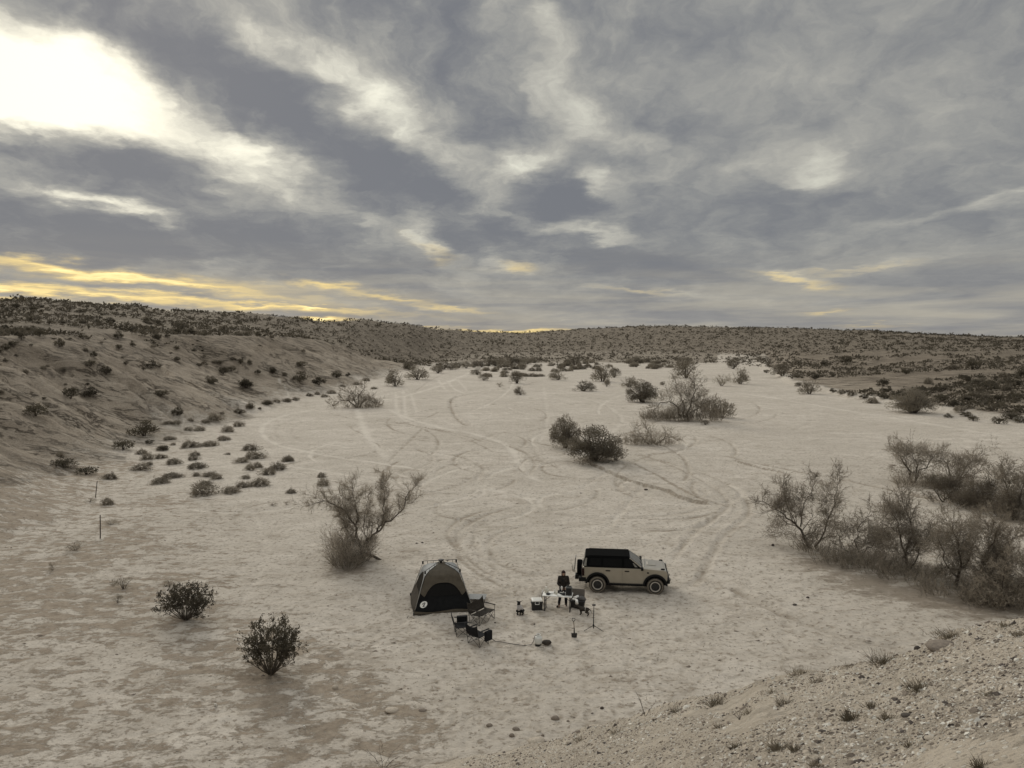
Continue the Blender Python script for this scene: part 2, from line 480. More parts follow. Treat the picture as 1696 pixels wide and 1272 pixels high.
def ground_material():
    m, nt, b = node_mat("desert_ground")
    L = nt.links
    geo = nt.nodes.new('ShaderNodeNewGeometry')
    P = geo.outputs['Position']
    def noise(scale, detail=5, rough=0.6, dist=0.0, stretch=None):
        v = P
        if stretch:
            mp = nt.nodes.new('ShaderNodeMapping')
            mp.inputs['Scale'].default_value = stretch
            L.new(P, mp.inputs['Vector'])
            v = mp.outputs[0]
        n = nt.nodes.new('ShaderNodeTexNoise')
        n.inputs['Scale'].default_value = scale
        n.inputs['Detail'].default_value = detail
        n.inputs['Roughness'].default_value = rough
        n.inputs['Distortion'].default_value = dist
        L.new(v, n.inputs['Vector'])
        return n.outputs['Fac']
    def attr(name):
        n = nt.nodes.new('ShaderNodeAttribute')
        n.attribute_name = name
        return n.outputs['Fac']
    def mth(op, a, c=None, d=None, clamp=False):
        n = nt.nodes.new('ShaderNodeMath')
        n.operation = op
        n.use_clamp = clamp
        for i, x in enumerate((a, c, d)):
            if x is None:
                continue
            if isinstance(x, (int, float)):
                n.inputs[i].default_value = x
            else:
                L.new(x, n.inputs[i])
        return n.outputs[0]
    def rng(v, a, c, lo=0.0, hi=1.0):
        n = nt.nodes.new('ShaderNodeMapRange')
        n.interpolation_type = 'SMOOTHSTEP'
        L.new(v, n.inputs[0])
        for i, x in zip((1, 2, 3, 4), (a, c, lo, hi)):
            n.inputs[i].default_value = x
        return n.outputs[0]
    def mix(f, a, c, blend='MIX'):
        n = nt.nodes.new('ShaderNodeMix')
        n.data_type = 'RGBA'
        n.blend_type = blend
        for s, x in ((n.inputs[0], f), (n.inputs[6], a), (n.inputs[7], c)):
            if isinstance(x, tuple):
                s.default_value = (*x, 1)
            elif isinstance(x, (int, float)):
                s.default_value = x
            else:
                L.new(x, s)
        return n.outputs[2]
    nA = noise(0.07, 4)
    nB = noise(0.55, 7, 0.65, 0.4)
    nC = noise(2.6, 6, 0.65, 0.3)
    nD = noise(9.0, 6, 0.7)
    sand = mix(rng(nB, 0.30, 0.70), SAND_A, SAND_B)
    sand = mix(rng(nA, 0.38, 0.62, 0.0, 0.7), sand, SAND_C)
    # scuffed crumbs, and footprint shade painted into the sand as dark specks
    nS = noise(1.15, 8, 0.72, 0.3, (0.5, 1.0, 1.0))
    sand = mix(rng(nS, 0.54, 0.66, 0.0, 0.60), sand, SAND_D)
    nG = noise(0.42, 10, 0.80, 0.2, (0.55, 1.0, 1.0))
    sand = mix(rng(nG, 0.52, 0.63, 0.0, 0.60), sand, SAND_D)
    sand = mix(rng(nG, 0.42, 0.34, 0.0, 0.5), sand, SAND_L)
    sand = mix(rng(nC, 0.54, 0.66, 0.0, 0.70), sand, SAND_D)
    nE = noise(5.0, 4, 0.6)
    sand = mix(rng(nE, 0.565, 0.655, 0.0, 0.80), sand, SAND_E)
    sand = mix(rng(nE, 0.40, 0.30, 0.0, 0.50), sand, SAND_L)
    sand = mix(rng(nD, 0.60, 0.75, 0.0, 0.45), sand, SAND_D)
    # dark dried crust
    crust_n = noise(1.5, 9, 0.74, 0.3, (0.6, 1.0, 1.0))
    crust_f = rng(mth('ADD', crust_n, mth('MULTIPLY', attr('crust'), 0.235)), 0.625, 0.705)
    crust_c = mix(rng(nC, 0.3, 0.7), CRUST_A, CRUST_B)
    col = mix(mth('MULTIPLY', crust_f, 0.9), sand, crust_c)
    # eroded bank soil
    bk = noise(0.33, 8, 0.68, 0.6, (0.28, 1.0, 1.0))
    bank_c = mix(rng(bk, 0.30, 0.70), BANK_A, BANK_B)
    bank_c = mix(rng(nC, 0.45, 0.75, 0, 0.45), bank_c, BANK_A)
    up_c = mix(rng(bk, 0.35, 0.66), UPPER_A, UPPER_B)
    up_c = mix(rng(nC, 0.50, 0.70, 0, 0.5), up_c, UPPER_A)
    bank_c = mix(rng(mth('ADD', attr('upper'), mth('MULTIPLY', mth('SUBTRACT', bk, 0.5), 0.9)), 0.2, 0.9), bank_c, up_c)
    bank_c = mix(rng(nE, 0.55, 0.66, 0, 0.55), bank_c, UPPER_A)
    bank_c = mix(rng(nE, 0.44, 0.34, 0, 0.45), bank_c, BANK_B)
    bank_c = mix(rng(nG, 0.52, 0.62, 0, 0.5), bank_c, UPPER_A)
    bank_f = rng(mth('ADD', attr('bank'), mth('MULTIPLY', mth('SUBTRACT', nB, 0.5), 0.9)), 0.30, 0.72)
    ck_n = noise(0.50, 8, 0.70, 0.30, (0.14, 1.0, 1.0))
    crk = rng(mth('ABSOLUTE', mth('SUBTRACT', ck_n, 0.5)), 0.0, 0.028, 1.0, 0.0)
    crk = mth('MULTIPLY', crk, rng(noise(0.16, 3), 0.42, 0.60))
    col = mix(bank_f, col, bank_c)
    col = mix(mth('MULTIPLY', mth('MULTIPLY', crk, bank_f), 0.75), col, UPPER_A)  # shade in the crevices painted into the bank colour
    hill_c = mix(rng(nB, 0.35, 0.65), HILL_A, HILL_B)
    col = mix(attr('hill'), col, hill_c)
    # gravelly spur
    vo = nt.nodes.new('ShaderNodeTexVoronoi')
    vo.inputs['Scale'].default_value = 17.0
    L.new(P, vo.inputs['Vector'])
    sc = nt.nodes.new('ShaderNodeSeparateColor')
    L.new(vo.outputs['Color'], sc.inputs[0])
    grav = mix(rng(nB, 0.3, 0.7), GRAV_A, GRAV_B)
    peb = mth('MULTIPLY', rng(vo.outputs['Distance'], 0.30, 0.42, 1.0, 0.0), 0.55)
    grav = mix(mth('MULTIPLY', peb, rng(sc.outputs[0], 0.62, 0.70)), grav, GRAV_L)
    grav = mix(mth('MULTIPLY', peb, rng(sc.outputs[1], 0.72, 0.78)), grav, GRAV_D)
    grav = mix(rng(nD, 0.55, 0.75, 0, 0.5), grav, GRAV_D)
    col = mix(rng(attr('gravel'), 0.25, 0.75), col, grav)
    # dead leaves and dark soil under the trees
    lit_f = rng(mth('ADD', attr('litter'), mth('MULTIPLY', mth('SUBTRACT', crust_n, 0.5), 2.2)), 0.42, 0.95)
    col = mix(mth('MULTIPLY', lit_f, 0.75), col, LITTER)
    # tyre tracks: fresh ones turn up darker sand, dry ones paler dust
    tk = attr('track')
    brk = rng(nC, 0.25, 0.6, 0.35, 1.0)
    col = mix(mth('MULTIPLY', rng(tk, 0.1, 1.0, 0, 0.85), brk), col, TRACK_D)
    col = mix(mth('MULTIPLY', rng(mth('MULTIPLY', tk, -1.0), 0.1, 1.0, 0, 0.8), brk), col, SAND_L)
    L.new(col, b.inputs['Base Color'])
    b.inputs['Roughness'].default_value = 0.95
    b.inputs['Specular IOR Level'].default_value = 0.12
    # relief
    h = mth('MULTIPLY_ADD', nC, 0.10, mth('MULTIPLY', nD, 0.045))
    h = mth('MULTIPLY_ADD', nB, 0.16, h)
    h = mth('MULTIPLY_ADD', bk, mth('MULTIPLY', bank_f, 1.1), h)
    h = mth('MULTIPLY_ADD', crk, mth('MULTIPLY', bank_f, -1.0), h)
    h = mth('MULTIPLY_ADD', nE, 0.07, h)
    h = mth('MULTIPLY_ADD', nS, 0.16, h)
    h = mth('MULTIPLY_ADD', nG, 0.22, h)
    h = mth('MULTIPLY_ADD', peb, mth('MULTIPLY', attr('gravel'), 0.03), h)
    h = mth('MULTIPLY_ADD', crust_f, 0.03, h)
    bp = nt.nodes.new('ShaderNodeBump')
    bp.inputs['Strength'].default_value = 0.85
    bp.inputs['Distance'].default_value = 1.0
    L.new(h, bp.inputs['Height'])
    L.new(bp.outputs[0], b.inputs['Normal'])
    return m

SAND_A, SAND_B, SAND_C = (0.52, 0.465, 0.393), (0.65, 0.59, 0.51), (0.50, 0.448, 0.378)
SAND_D, SAND_L, SAND_E = (0.36, 0.309, 0.248), (0.69, 0.63, 0.545), (0.25, 0.21, 0.163)
HILL_A, HILL_B = (0.165, 0.137, 0.103), (0.262, 0.221, 0.171)
CRUST_A, CRUST_B = (0.235, 0.188, 0.138), (0.38, 0.315, 0.244)
BANK_A, BANK_B = (0.275, 0.228, 0.175), (0.43, 0.368, 0.293)
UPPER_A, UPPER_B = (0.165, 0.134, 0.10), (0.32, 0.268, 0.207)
GRAV_A, GRAV_B, GRAV_L, GRAV_D = (0.43, 0.372, 0.298), (0.54, 0.475, 0.388), (0.66, 0.63, 0.56), (0.19, 0.155, 0.12)
TRACK_D = (0.27, 0.225, 0.172)
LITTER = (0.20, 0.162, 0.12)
M_GROUND = ground_material()

# ------------------------------------------------------------------ object helpers
def tag(o, label=None, cat=None, group=None, kind=None):
    if label: o['label'] = label
    if cat: o['category'] = cat
    if group: o['group'] = group
    if kind: o['kind'] = kind
    return o

def empty(name, loc, rz=0.0, label=None, cat=None, group=None):
    o = bpy.data.objects.new(name, None)
    o.location = loc
    o.rotation_euler = (0, 0, rz)
    COL.objects.link(o)
    return tag(o, label, cat, group)

def link_mesh(name, me, parent=None, loc=(0, 0, 0)):
    o = bpy.data.objects.new(name, me)
    COL.objects.link(o)
    o.location = loc
    if parent is not None:
        o.parent = parent
    return o

def np_mesh(name, verts, faces, mats, smooth=False, mat_idx=None):
    """verts (n,3); faces (m,k) with k = 3 or 4"""
    verts = np.asarray(verts, np.float32)
    faces = np.asarray(faces, np.int32)
    me = bpy.data.meshes.new(name)
    me.vertices.add(len(verts))
    me.vertices.foreach_set('co', verts.ravel())
    k = faces.shape[1]
    me.loops.add(faces.size)
    me.loops.foreach_set('vertex_index', faces.ravel())
    me.polygons.add(len(faces))
    me.polygons.foreach_set('loop_start', np.arange(0, faces.size, k, dtype=np.int32))
    me.polygons.foreach_set('loop_total', np.full(len(faces), k, np.int32))
    for m in (mats if isinstance(mats, (list, tuple)) else [mats]):
        me.materials.append(m)
    if mat_idx is not None:
        me.polygons.foreach_set('material_index', np.asarray(mat_idx, np.int32))
    me.polygons.foreach_set('use_smooth', np.full(len(faces), smooth, bool))
    me.update(calc_edges=True)
    return me

def frame_of(d):
    d = Vector(d).normalized()
    a = Vector((0, 0, 1)) if abs(d.z) < 0.9 else Vector((1, 0, 0))
    u = d.cross(a).normalized()
    return u, d.cross(u).normalized()

class MB:
    def __init__(self):
        self.v, self.f = [], []
    def add(self, vs, fs):
        o = len(self.v)
        self.v += [tuple(p) for p in vs]
        self.f += [tuple(i + o for i in f) for f in fs]
        return self
    def box(self, c, s, rz=0.0, rx=0.0, ry=0.0, taper=1.0):
        M = Matrix.Rotation(rz, 3, 'Z') @ Matrix.Rotation(ry, 3, 'Y') @ Matrix.Rotation(rx, 3, 'X')
        vs = []
        for z in (-0.5, 0.5):
            k = taper if z > 0 else 1.0
            for x, y in ((-0.5, -0.5), (0.5, -0.5), (0.5, 0.5), (-0.5, 0.5)):
                vs.append(Vector(c) + M @ Vector((x * s[0] * k, y * s[1] * k, z * s[2])))
        return self.add(vs, [(3, 2, 1, 0), (4, 5, 6, 7), (0, 1, 5, 4), (1, 2, 6, 5), (2, 3, 7, 6), (3, 0, 4, 7)])
    def tube(self, pts, rad, n=6, caps=True):
        pts = [Vector(p) for p in pts]
        rad = [rad] * len(pts) if isinstance(rad, (int, float)) else rad
        vs, fs = [], []
        for i, p in enumerate(pts):
            d = (pts[min(i + 1, len(pts) - 1)] - pts[max(i - 1, 0)])
            if i == 0:
                u, w = frame_of(d)
            else:
                dn = d.normalized()
                u = (u - dn * u.dot(dn))
                u = u.normalized() if u.length > 1e-5 else frame_of(d)[0]
                w = dn.cross(u)
            for k in range(n):
                a = 2 * math.pi * k / n
                vs.append(p + (u * math.cos(a) + w * math.sin(a)) * rad[i])
        for i in range(len(pts) - 1):
            for k in range(n):
                k2 = (k + 1) % n
                fs.append((i * n + k, i * n + k2, (i + 1) * n + k2, (i + 1) * n + k))
        if caps:
            fs.append(tuple(range(n - 1, -1, -1)))
            fs.append(tuple((len(pts) - 1) * n + k for k in range(n)))
        return self.add(vs, fs)
    def lathe(self, prof, n=24, axis='Z', c=(0, 0, 0), caps=True):
        """prof: (radius, height) along the axis"""
        vs, fs = [], []
        for r, h in prof:
            for k in range(n):
                a = 2 * math.pi * k / n
                p = (r * math.cos(a), r * math.sin(a), h)
                if axis == 'Y': p = (p[0], p[2], p[1])
                if axis == 'X': p = (p[2], p[0], p[1])
                vs.append((p[0] + c[0], p[1] + c[1], p[2] + c[2]))
        for i in range(len(prof) - 1):
            for k in range(n):
                k2 = (k + 1) % n
                fs.append((i * n + k, i * n + k2, (i + 1) * n + k2, (i + 1) * n + k))
        if caps:
            fs.append(tuple(range(n - 1, -1, -1)))
            fs.append(tuple((len(prof) - 1) * n + k for k in range(n)))
        return self.add(vs, fs)
    def ball(self, c, r, n=10, m=7, rot=None):
        r = (r, r, r) if isinstance(r, (int, float)) else r
        vs, fs = [], []
        for i in range(m + 1):
            t = math.pi * i / m
            for k in range(n):
                a = 2 * math.pi * k / n
                p = Vector((r[0] * math.sin(t) * math.cos(a), r[1] * math.sin(t) * math.sin(a), r[2] * math.cos(t)))
                if rot is not None: p = rot @ p
                vs.append(Vector(c) + p)
        for i in range(m):
            for k in range(n):
                k2 = (k + 1) % n
                fs.append((i * n + k, (i + 1) * n + k, (i + 1) * n + k2, i * n + k2))
        return self.add(vs, fs)
    def capsule(self, a, b, ra, rb, n=10):
        a, b = Vector(a), Vector(b)
        self.tube([a, b], [ra, rb], n)
        self.ball(a, ra, n, 6)
        self.ball(b, rb, n, 6)
        return self
    def prism(self, poly, y0, y1):
        """polygon in x,z extruded along y"""
        n = len(poly)
        vs = [(x, y0, z) for x, z in poly] + [(x, y1, z) for x, z in poly]
        fs = [tuple(range(n)), tuple(range(2 * n - 1, n - 1, -1))]
        for i in range(n):
            j = (i + 1) % n
            fs.append((i, i + n, j + n, j))
        return self.add(vs, fs)
    def hexa(self, b, t):
        """loft between two quads"""
        return self.add(list(b) + list(t), [(3, 2, 1, 0), (4, 5, 6, 7), (0, 1, 5, 4), (1, 2, 6, 5), (2, 3, 7, 6), (3, 0, 4, 7)])
    def build(self, name, m, parent=None, smooth=False, bevel=0.0, seg=2, loc=(0, 0, 0), fixn=True):
        me = bpy.data.meshes.new(name)
        me.from_pydata(self.v, [], self.f)
        me.materials.append(m)
        if fixn:
            bm = bmesh.new()
            bm.from_mesh(me)
            bmesh.ops.remove_doubles(bm, verts=bm.verts, dist=1e-5)
            bmesh.ops.recalc_face_normals(bm, faces=bm.faces)
            bm.to_mesh(me)
            bm.free()
        me.polygons.foreach_set('use_smooth', np.full(len(me.polygons), smooth, bool))
        me.update()
        o = link_mesh(name, me, parent, loc)
        if bevel:
            bv = o.modifiers.new('bevel', 'BEVEL')
            bv.width = bevel
            bv.segments = seg
            bv.limit_method = 'ANGLE'
            bv.angle_limit = R(35)
        return o

def remesh(o, voxel, smooth_iters=3):
    md = o.modifiers.new('remesh', 'REMESH')
    md.mode = 'VOXEL'
    md.voxel_size = voxel
    md.use_smooth_shade = True
    if smooth_iters:
        s = o.modifiers.new('smooth', 'SMOOTH')
        s.iterations = smooth_iters
        s.factor = 0.5
    return o

# ------------------------------------------------------------------ terrain sheet
# tyre tracks and water lines on the wash: (points in the picture, half width in m, depth, tone)
TRACKS = [
    ([(825, 841), (771, 855), (741, 874), (739, 890), (755, 906), (760, 925), (787, 947), (820, 966), (852, 977)], .20, .05, .9),
    ([(861, 838), (806, 850), (757, 879), (753, 900), (768, 916), (790, 940), (826, 958)], .20, .05, .8),
    ([(880, 868), (825, 882), (806, 898), (812, 917), (825, 934), (861, 947), (900, 957)], .20, .05, .8),
    ([(812, 860), (771, 885), (755, 898)], .20, .04, .7),
    ([(860, 850), (800, 870), (780, 893), (793, 912), (802, 930), (830, 948)], .18, .04, .6),
    ([(1109, 934), (1134, 899), (1152, 879), (1204, 843), (1207, 831), (1189, 811), (1141, 783), (1091, 763), (1041, 745)], .20, .06, .8),
    ([(1126, 982), (1162, 957), (1179, 921), (1192, 891), (1232, 861), (1242, 843), (1235, 826), (1212, 806), (1177, 788), (1114, 768), (1051, 753)], .20, .06, .8),
    ([(1202, 969), (1271, 1007), (1332, 1032), (1393, 1053), (1500, 1075)], .30, .08, .9),
    ([(1150, 950), (1230, 985), (1300, 1015)], .25, .05, .5),
    ([(620, 668), (500, 680), (440, 697), (430, 715), (450, 735), (520, 752), (620, 765), (720, 782)], .35, .05, -1),
    ([(640, 672), (520, 684), (465, 702), (452, 716), (470, 733), (540, 748), (640, 760)], .25, .04, .5),
    ([(600, 676), (530, 690), (490, 704), (480, 716), (500, 733), (560, 745)], .25, .04, .45),
    ([(585, 640), (600, 715), (630, 745), (645, 765)], .5, .03, -1),
    ([(800, 608), (760, 625), (700, 650), (600, 668)], .5, .04, -1),
    ([(640, 676), (700, 703), (790, 718), (850, 740), (862, 780), (900, 800)], .4, .04, -1),
    ([(655, 650), (657, 690), (690, 705)], .3, .04, -.8),
    ([(668, 645), (672, 690)], .3, .04, -.8), ([(680, 650), (690, 685)], .3, .04, -.7),
    ([(740, 630), (752, 645), (770, 652)], .3, .04, -.8), ([(725, 628), (740, 648)], .3, .03, -.8), ([(755, 625), (775, 648)], .3, .03, -.7),
    ([(750, 658), (745, 665), (748, 680), (760, 700), (780, 705)], .25, .10, 1), ([(750, 658), (800, 648), (862, 640), (900, 628)], .25, .10, .9),
    ([(1190, 752), (1260, 770), (1400, 795), (1480, 812), (1570, 832), (1640, 850)], .28, .10, 1),
    ([(430, 640), (480, 655), (560, 655)], .3, .03, -.8),
    ([(470, 770), (600, 790), (760, 800), (900, 830)], .28, .04, -.9), ([(480, 780), (600, 803), (700, 815), (790, 823)], .25, .04, .4),
    ([(680, 720), (700, 760), (760, 770), (880, 790)], .25, .04, .35), ([(870, 700), (880, 740), (900, 770)], .25, .03, .4),
    ([(900, 650), (980, 660), (1040, 690), (1010, 720)], .3, .03, -.7), ([(1160, 660), (1240, 665), (1320, 690), (1440, 700)], .3, .04, -.7),
    ([(1200, 680), (1300, 672), (1360, 690), (1300, 720)], .3, .03, .35), ([(1250, 690), (1330, 712), (1400, 705)], .3, .03, .35),
    ([(1100, 640), (1230, 650), (1400, 680), (1560, 705), (1696, 728)], .5, .05, -.9), ([(1090, 648), (1250, 662), (1450, 697), (1696, 742)], .4, .05, .45),
    ([(560, 1090), (640, 1040), (720, 1010)], .2, .03, -.5), ([(400, 1000), (430, 960), (440, 900), (420, 840)], .25, .03, -.5),
    ([(900, 640), (910, 700), (890, 740)], .3, .03, -.6), ([(1020, 655), (980, 680), (900, 690)], .3, .03, -.6),
]
_rr = random.Random(5)
for _i in range(90):                                   # loops of older tracks over the middle of the wash
    _p = (_rr.uniform(470, 1180), _rr.uniform(650, 860))
    _q = [_p]
    _an, _tu, _st = _rr.uniform(0, 6.28), _rr.uniform(-.5, .5), _rr.uniform(26, 52)
    for _k in range(6):
        _an += _tu
        _p = (_p[0] + _st * math.cos(_an), _p[1] + .24 * _st * math.sin(_an))
        _q.append(_p)
    TRACKS.append((_q, .20, .05, _rr.choice([-1, .9, 1, .8, -.9])))
# little cut banks: the ground drops on the near side of the line (points, drop, reach)
CUTS = [([(960, 757), (973, 765), (1031, 791), (1058, 801), (1109, 812), (1119, 821), (1150, 829), (1177, 835)], .22, 3.0),
        ([(1041, 763), (1101, 793), (1134, 815), (1177, 834)], .06, 2.0),
        ([(1215, 762), (1252, 773), (1300, 783)], .16, 2.5), ([(1500, 815), (1530, 822), (1560, 830)], .14, 2.5), ([(745, 668), (748, 660), (760, 656)], .25, 2.0)]
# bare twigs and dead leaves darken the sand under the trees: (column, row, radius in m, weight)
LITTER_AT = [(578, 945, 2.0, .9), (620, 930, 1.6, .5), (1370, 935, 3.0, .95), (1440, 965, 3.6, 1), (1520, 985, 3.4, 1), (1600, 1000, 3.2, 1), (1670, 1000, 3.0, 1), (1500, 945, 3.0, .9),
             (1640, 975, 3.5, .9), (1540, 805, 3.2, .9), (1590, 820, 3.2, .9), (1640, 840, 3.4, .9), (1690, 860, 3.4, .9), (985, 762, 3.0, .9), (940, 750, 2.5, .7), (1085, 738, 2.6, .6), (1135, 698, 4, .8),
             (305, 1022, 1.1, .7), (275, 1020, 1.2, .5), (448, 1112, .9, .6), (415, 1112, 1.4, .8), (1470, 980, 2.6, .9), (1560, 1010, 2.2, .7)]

az_f = np.arange(-43, 43.01, 0.1)
az_c = np.arange(49, 317, 6.0)
AZ = np.radians(np.concatenate([az_f, az_c]))
rs = [1.2]
while rs[-1] < 3600:
    r = rs[-1]
    if r < 5: st = 0.3
    elif r < 33: st = 0.11
    elif r < 420: st = max(0.11, r * r / 13000)
    else: st = min(17 + (r - 420) * 0.02, 260)
    rs.append(r + st)
RS = np.array(rs)
NR, NA = len(RS), len(AZ)
GX = (RS[:, None] * np.sin(AZ)[None, :])
GY = (RS[:, None] * np.cos(AZ)[None, :])
GZ = height(GX, GY)

def near_line(pts, reach):
    """indices, distance and side of the terrain points close to a line"""
    P = [at(*p) for p in pts]
    # round the corners
    for _ in range(2):
        Q = [P[0]]
        for a, b in zip(P[:-1], P[1:]):
            Q += [a.lerp(b, .25), a.lerp(b, .75)]
        P = Q + [P[-1]]
    A = np.array([[p.x, p.y] for p in P])
    mn, mx = A.min(0) - reach, A.max(0) + reach
    idx = np.nonzero((GX > mn[0]) & (GX < mx[0]) & (GY > mn[1]) & (GY < mx[1]))
    X, Y = GX[idx], GY[idx]
    best = np.full(X.shape, 1e9)
    side = np.zeros(X.shape)
    along = np.zeros(X.shape)
    n = len(A) - 1
    for i, (a, b) in enumerate(zip(A[:-1], A[1:])):
        d = b - a
        l2 = (d ** 2).sum() + 1e-9
        t = np.clip(((X - a[0]) * d[0] + (Y - a[1]) * d[1]) / l2, 0, 1)
        ex, ey = X - a[0] - t * d[0], Y - a[1] - t * d[1]
        q = np.hypot(ex, ey)
        m = q < best
        best[m] = q[m]
        side[m] = np.sign(d[0] * ey - d[1] * ex)[m]
        along[m] = (i + t[m]) / n
    return idx, best, side, along

TRK = np.zeros_like(GZ)
DZ = np.zeros_like(GZ)
for pts, hw, dep, tone in TRACKS:
    idx, dist, side, al = near_line(pts, 1.5)
    X, Y = GX[idx], GY[idx]
    wob = 1 + 0.35 * vnoise(X * 1.3, Y * 1.3, 71)
    q = dist / (hw * wob * (1 + np.hypot(X, Y) / 190))
    core = np.exp(-q ** 2 * 1.2) * sstep(0, .12, al) * sstep(0, .12, 1 - al)
    bermy = np.exp(-((q - 1.7) / .6) ** 2) * sstep(0, .1, al) * sstep(0, .1, 1 - al)
    DZ[idx] += -dep * core + dep * 0.55 * bermy
    cur = TRK[idx]
    new = tone * core * (0.75 + 0.35 * vnoise(X * .7, Y * .7, 72))
    TRK[idx] = np.where(np.abs(new) > np.abs(cur), new, cur)
for pts, drop, reach in CUTS:
    idx, dist, side, al = near_line(pts, reach)
    X, Y = GX[idx], GY[idx]
    dd = dist + 0.08 * vnoise(X * 2, Y * 2, 75)
    env = sstep(0, .15, al) * sstep(0, .08, 1 - al)
    low = np.where(side < 0, 1 - sstep(0, reach, dd), 0)
    hi = np.where(side > 0, 1 - sstep(0, reach * .7, dd), 0)
    DZ[idx] += drop * env * (-0.55 * low + 0.45 * hi)
    face = np.exp(-(dd / .16) ** 2) * env
    TRK[idx] = np.maximum(TRK[idx], face)
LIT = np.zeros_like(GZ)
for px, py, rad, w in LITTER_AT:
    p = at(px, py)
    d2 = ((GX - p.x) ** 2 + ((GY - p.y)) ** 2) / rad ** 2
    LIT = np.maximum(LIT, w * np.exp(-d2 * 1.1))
# footprints and hoof pocks over the near wash
_fr = np.random.default_rng(44)
for _i in range(5200):
    _a, _q = _fr.uniform(-27, 33), 22 * (95 / 22) ** _fr.uniform(0, 1)
    if _i < 1500:
        _a, _q = _fr.normal(0, 6.0), _fr.normal(35.5, 4.5)
    _x, _y = _q * math.sin(math.radians(_a)), _q * math.cos(math.radians(_a))
    _i0, _i1 = np.searchsorted(RS, _q - .6), np.searchsorted(RS, _q + .6)
    _da = math.degrees(.6 / _q)
    _j0, _j1 = np.searchsorted(az_f, _a - _da), np.searchsorted(az_f, _a + _da)
    _sl = (slice(_i0, _i1), slice(_j0, _j1))
    _th, _l = _fr.uniform(0, 3.14), _fr.uniform(.10, .24) * (1 + _q / 120)
    _ex, _ey = GX[_sl] - _x, GY[_sl] - _y
    _u = (_ex * math.cos(_th) + _ey * math.sin(_th)) / _l
    _v = (-_ex * math.sin(_th) + _ey * math.cos(_th)) / (_l * .55)
    _g = np.exp(-(_u ** 2 + _v ** 2))
    DZ[_sl] += -.018 * _g + .008 * np.exp(-((np.hypot(_u, _v) - 1.7) / .5) ** 2)
    TRK[_sl] = np.where(np.abs(TRK[_sl]) < _g * .5, _g * _fr.uniform(.3, .8), TRK[_sl])
GZ = GZ + DZ

a_deg = np.degrees(np.arctan2(GX, GY))
rr = np.hypot(GX, GY)
d_bank = bank_depth(GX, GY)
d_right = np.where(GX > 0, GX - np.interp(GY, _rt_y, _rt_x), -50)
lip = np.interp(a_deg, _lp_az, _lp_r)
hillS = sstep(0, 1, (rr - np.interp(a_deg, _r0_az, _r0)) / (np.interp(a_deg, _sk_az, _sk_r) - np.interp(a_deg, _r0_az, _r0)))
on_spur = (1 - sstep(-0.3, 1.6, rr - lip)) * sstep(-26, -6, a_deg) + (rr < 5) + (np.abs(a_deg) > 75) * 0.6
BANK = np.clip(sstep(-9.0, 17, d_bank + 5 * fbm(GX / 9, GY / 12, 3, 85)) * np.interp(GY, [30, 75], [0.22, 1.0]), 0, 1)
BANK = np.maximum(BANK, 0.85 * sstep(-.5, 7, d_right + 2.5 * fbm(GX / 5, GY / 5, 3, 86)))
UPPER = sstep(6, 26, d_bank + 6 * fbm(GX / 11, GY / 14, 3, 87)) * np.interp(GY, [40, 80, 400], [.35, .75, 1.0])
UPPER = np.clip(np.maximum(UPPER, 0.75 * sstep(4, 25, d_right)), 0, 1)
BANK = np.maximum(BANK, 0.9 * sstep(0.02, 0.22, hillS) * (np.abs(a_deg) < 80))
BANK = np.maximum(BANK, 0.9 * (rr > 1100))
CRUST = (sstep(-19.0, 4.0, d_bank + 3.0 * fbm(GX / 6, GY / 6, 3, 81)) * (1 - sstep(30, 60, d_bank)) * (1 - 0.6 * sstep(50, 100, GY))
         * (0.6 + 0.6 * fbm(GX / 5, GY / 5, 2, 83)))
CRUST = np.clip(CRUST * 1.6, 0, 1.1) * .85
_yl = np.interp(GX, [-60, -40, -18, -8, -1.9, 2, 6], [96, 72, 46, 35.6, 24.5, 20, 10])
CRUST = np.maximum(CRUST, np.clip(0.82 * sstep(-5, 7, _yl - GY + 5 * fbm(GX / 7, GY / 7, 3, 84)) * (.8 + .4 * fbm(GX / 3, GY / 3, 2, 89)), 0, 1))
CRUST = np.maximum(CRUST, 0.25 * (1 - sstep(27, 34, rr)))

HILL = np.clip(np.maximum(0.95 * sstep(0.03, 0.30, hillS) * (np.abs(a_deg) < 80), 0.30 * sstep(6, 30, d_right)), 0, 1)
HILL = np.maximum(HILL, 0.85 * sstep(.35, .6, sstep(330, 470, rr) * (np.abs(a_deg - 1) < 14) + 0.35 * fbm(GX / 20, GY / 25, 3, 88)) * (rr > 320))
HILL = np.maximum(HILL, 0.9 * (rr > 1100))
HILL = np.maximum(HILL, 0.8 * sstep(300, 380, GY + 0.5 * (GX + 45)) * sstep(2, 16, d_bank + 6 * fbm(GX / 20, GY / 25, 3, 88)))

def region_sheet(name, mask, label_=None):
    """the faces of one region of the terrain, with the region's own vertices"""
    iy, ix = np.nonzero(mask)
    jx = (ix + 1) % NA
    q = np.stack([iy * NA + ix, iy * NA + jx, (iy + 1) * NA + jx, (iy + 1) * NA + ix], 1)
    used, inv = np.unique(q, return_inverse=True)
    q = inv.reshape(q.shape)
    V = np.stack([GX.ravel()[used], GY.ravel()[used], GZ.ravel()[used]], 1)
    me = np_mesh(name, V, q[:, ::-1], M_GROUND, smooth=True)
    for an, arr in (('track', TRK), ('litter', LIT), ('bank', BANK), ('crust', CRUST), ('hill', HILL), ('upper', UPPER), ('gravel', np.clip(on_spur, 0, 1))):
        at_ = me.attributes.new(an, 'FLOAT', 'POINT')
        at_.data.foreach_set('value', arr.ravel()[used].astype(np.float32))
    o = link_mesh(name, me)
    o['kind'] = 'structure'
    return o

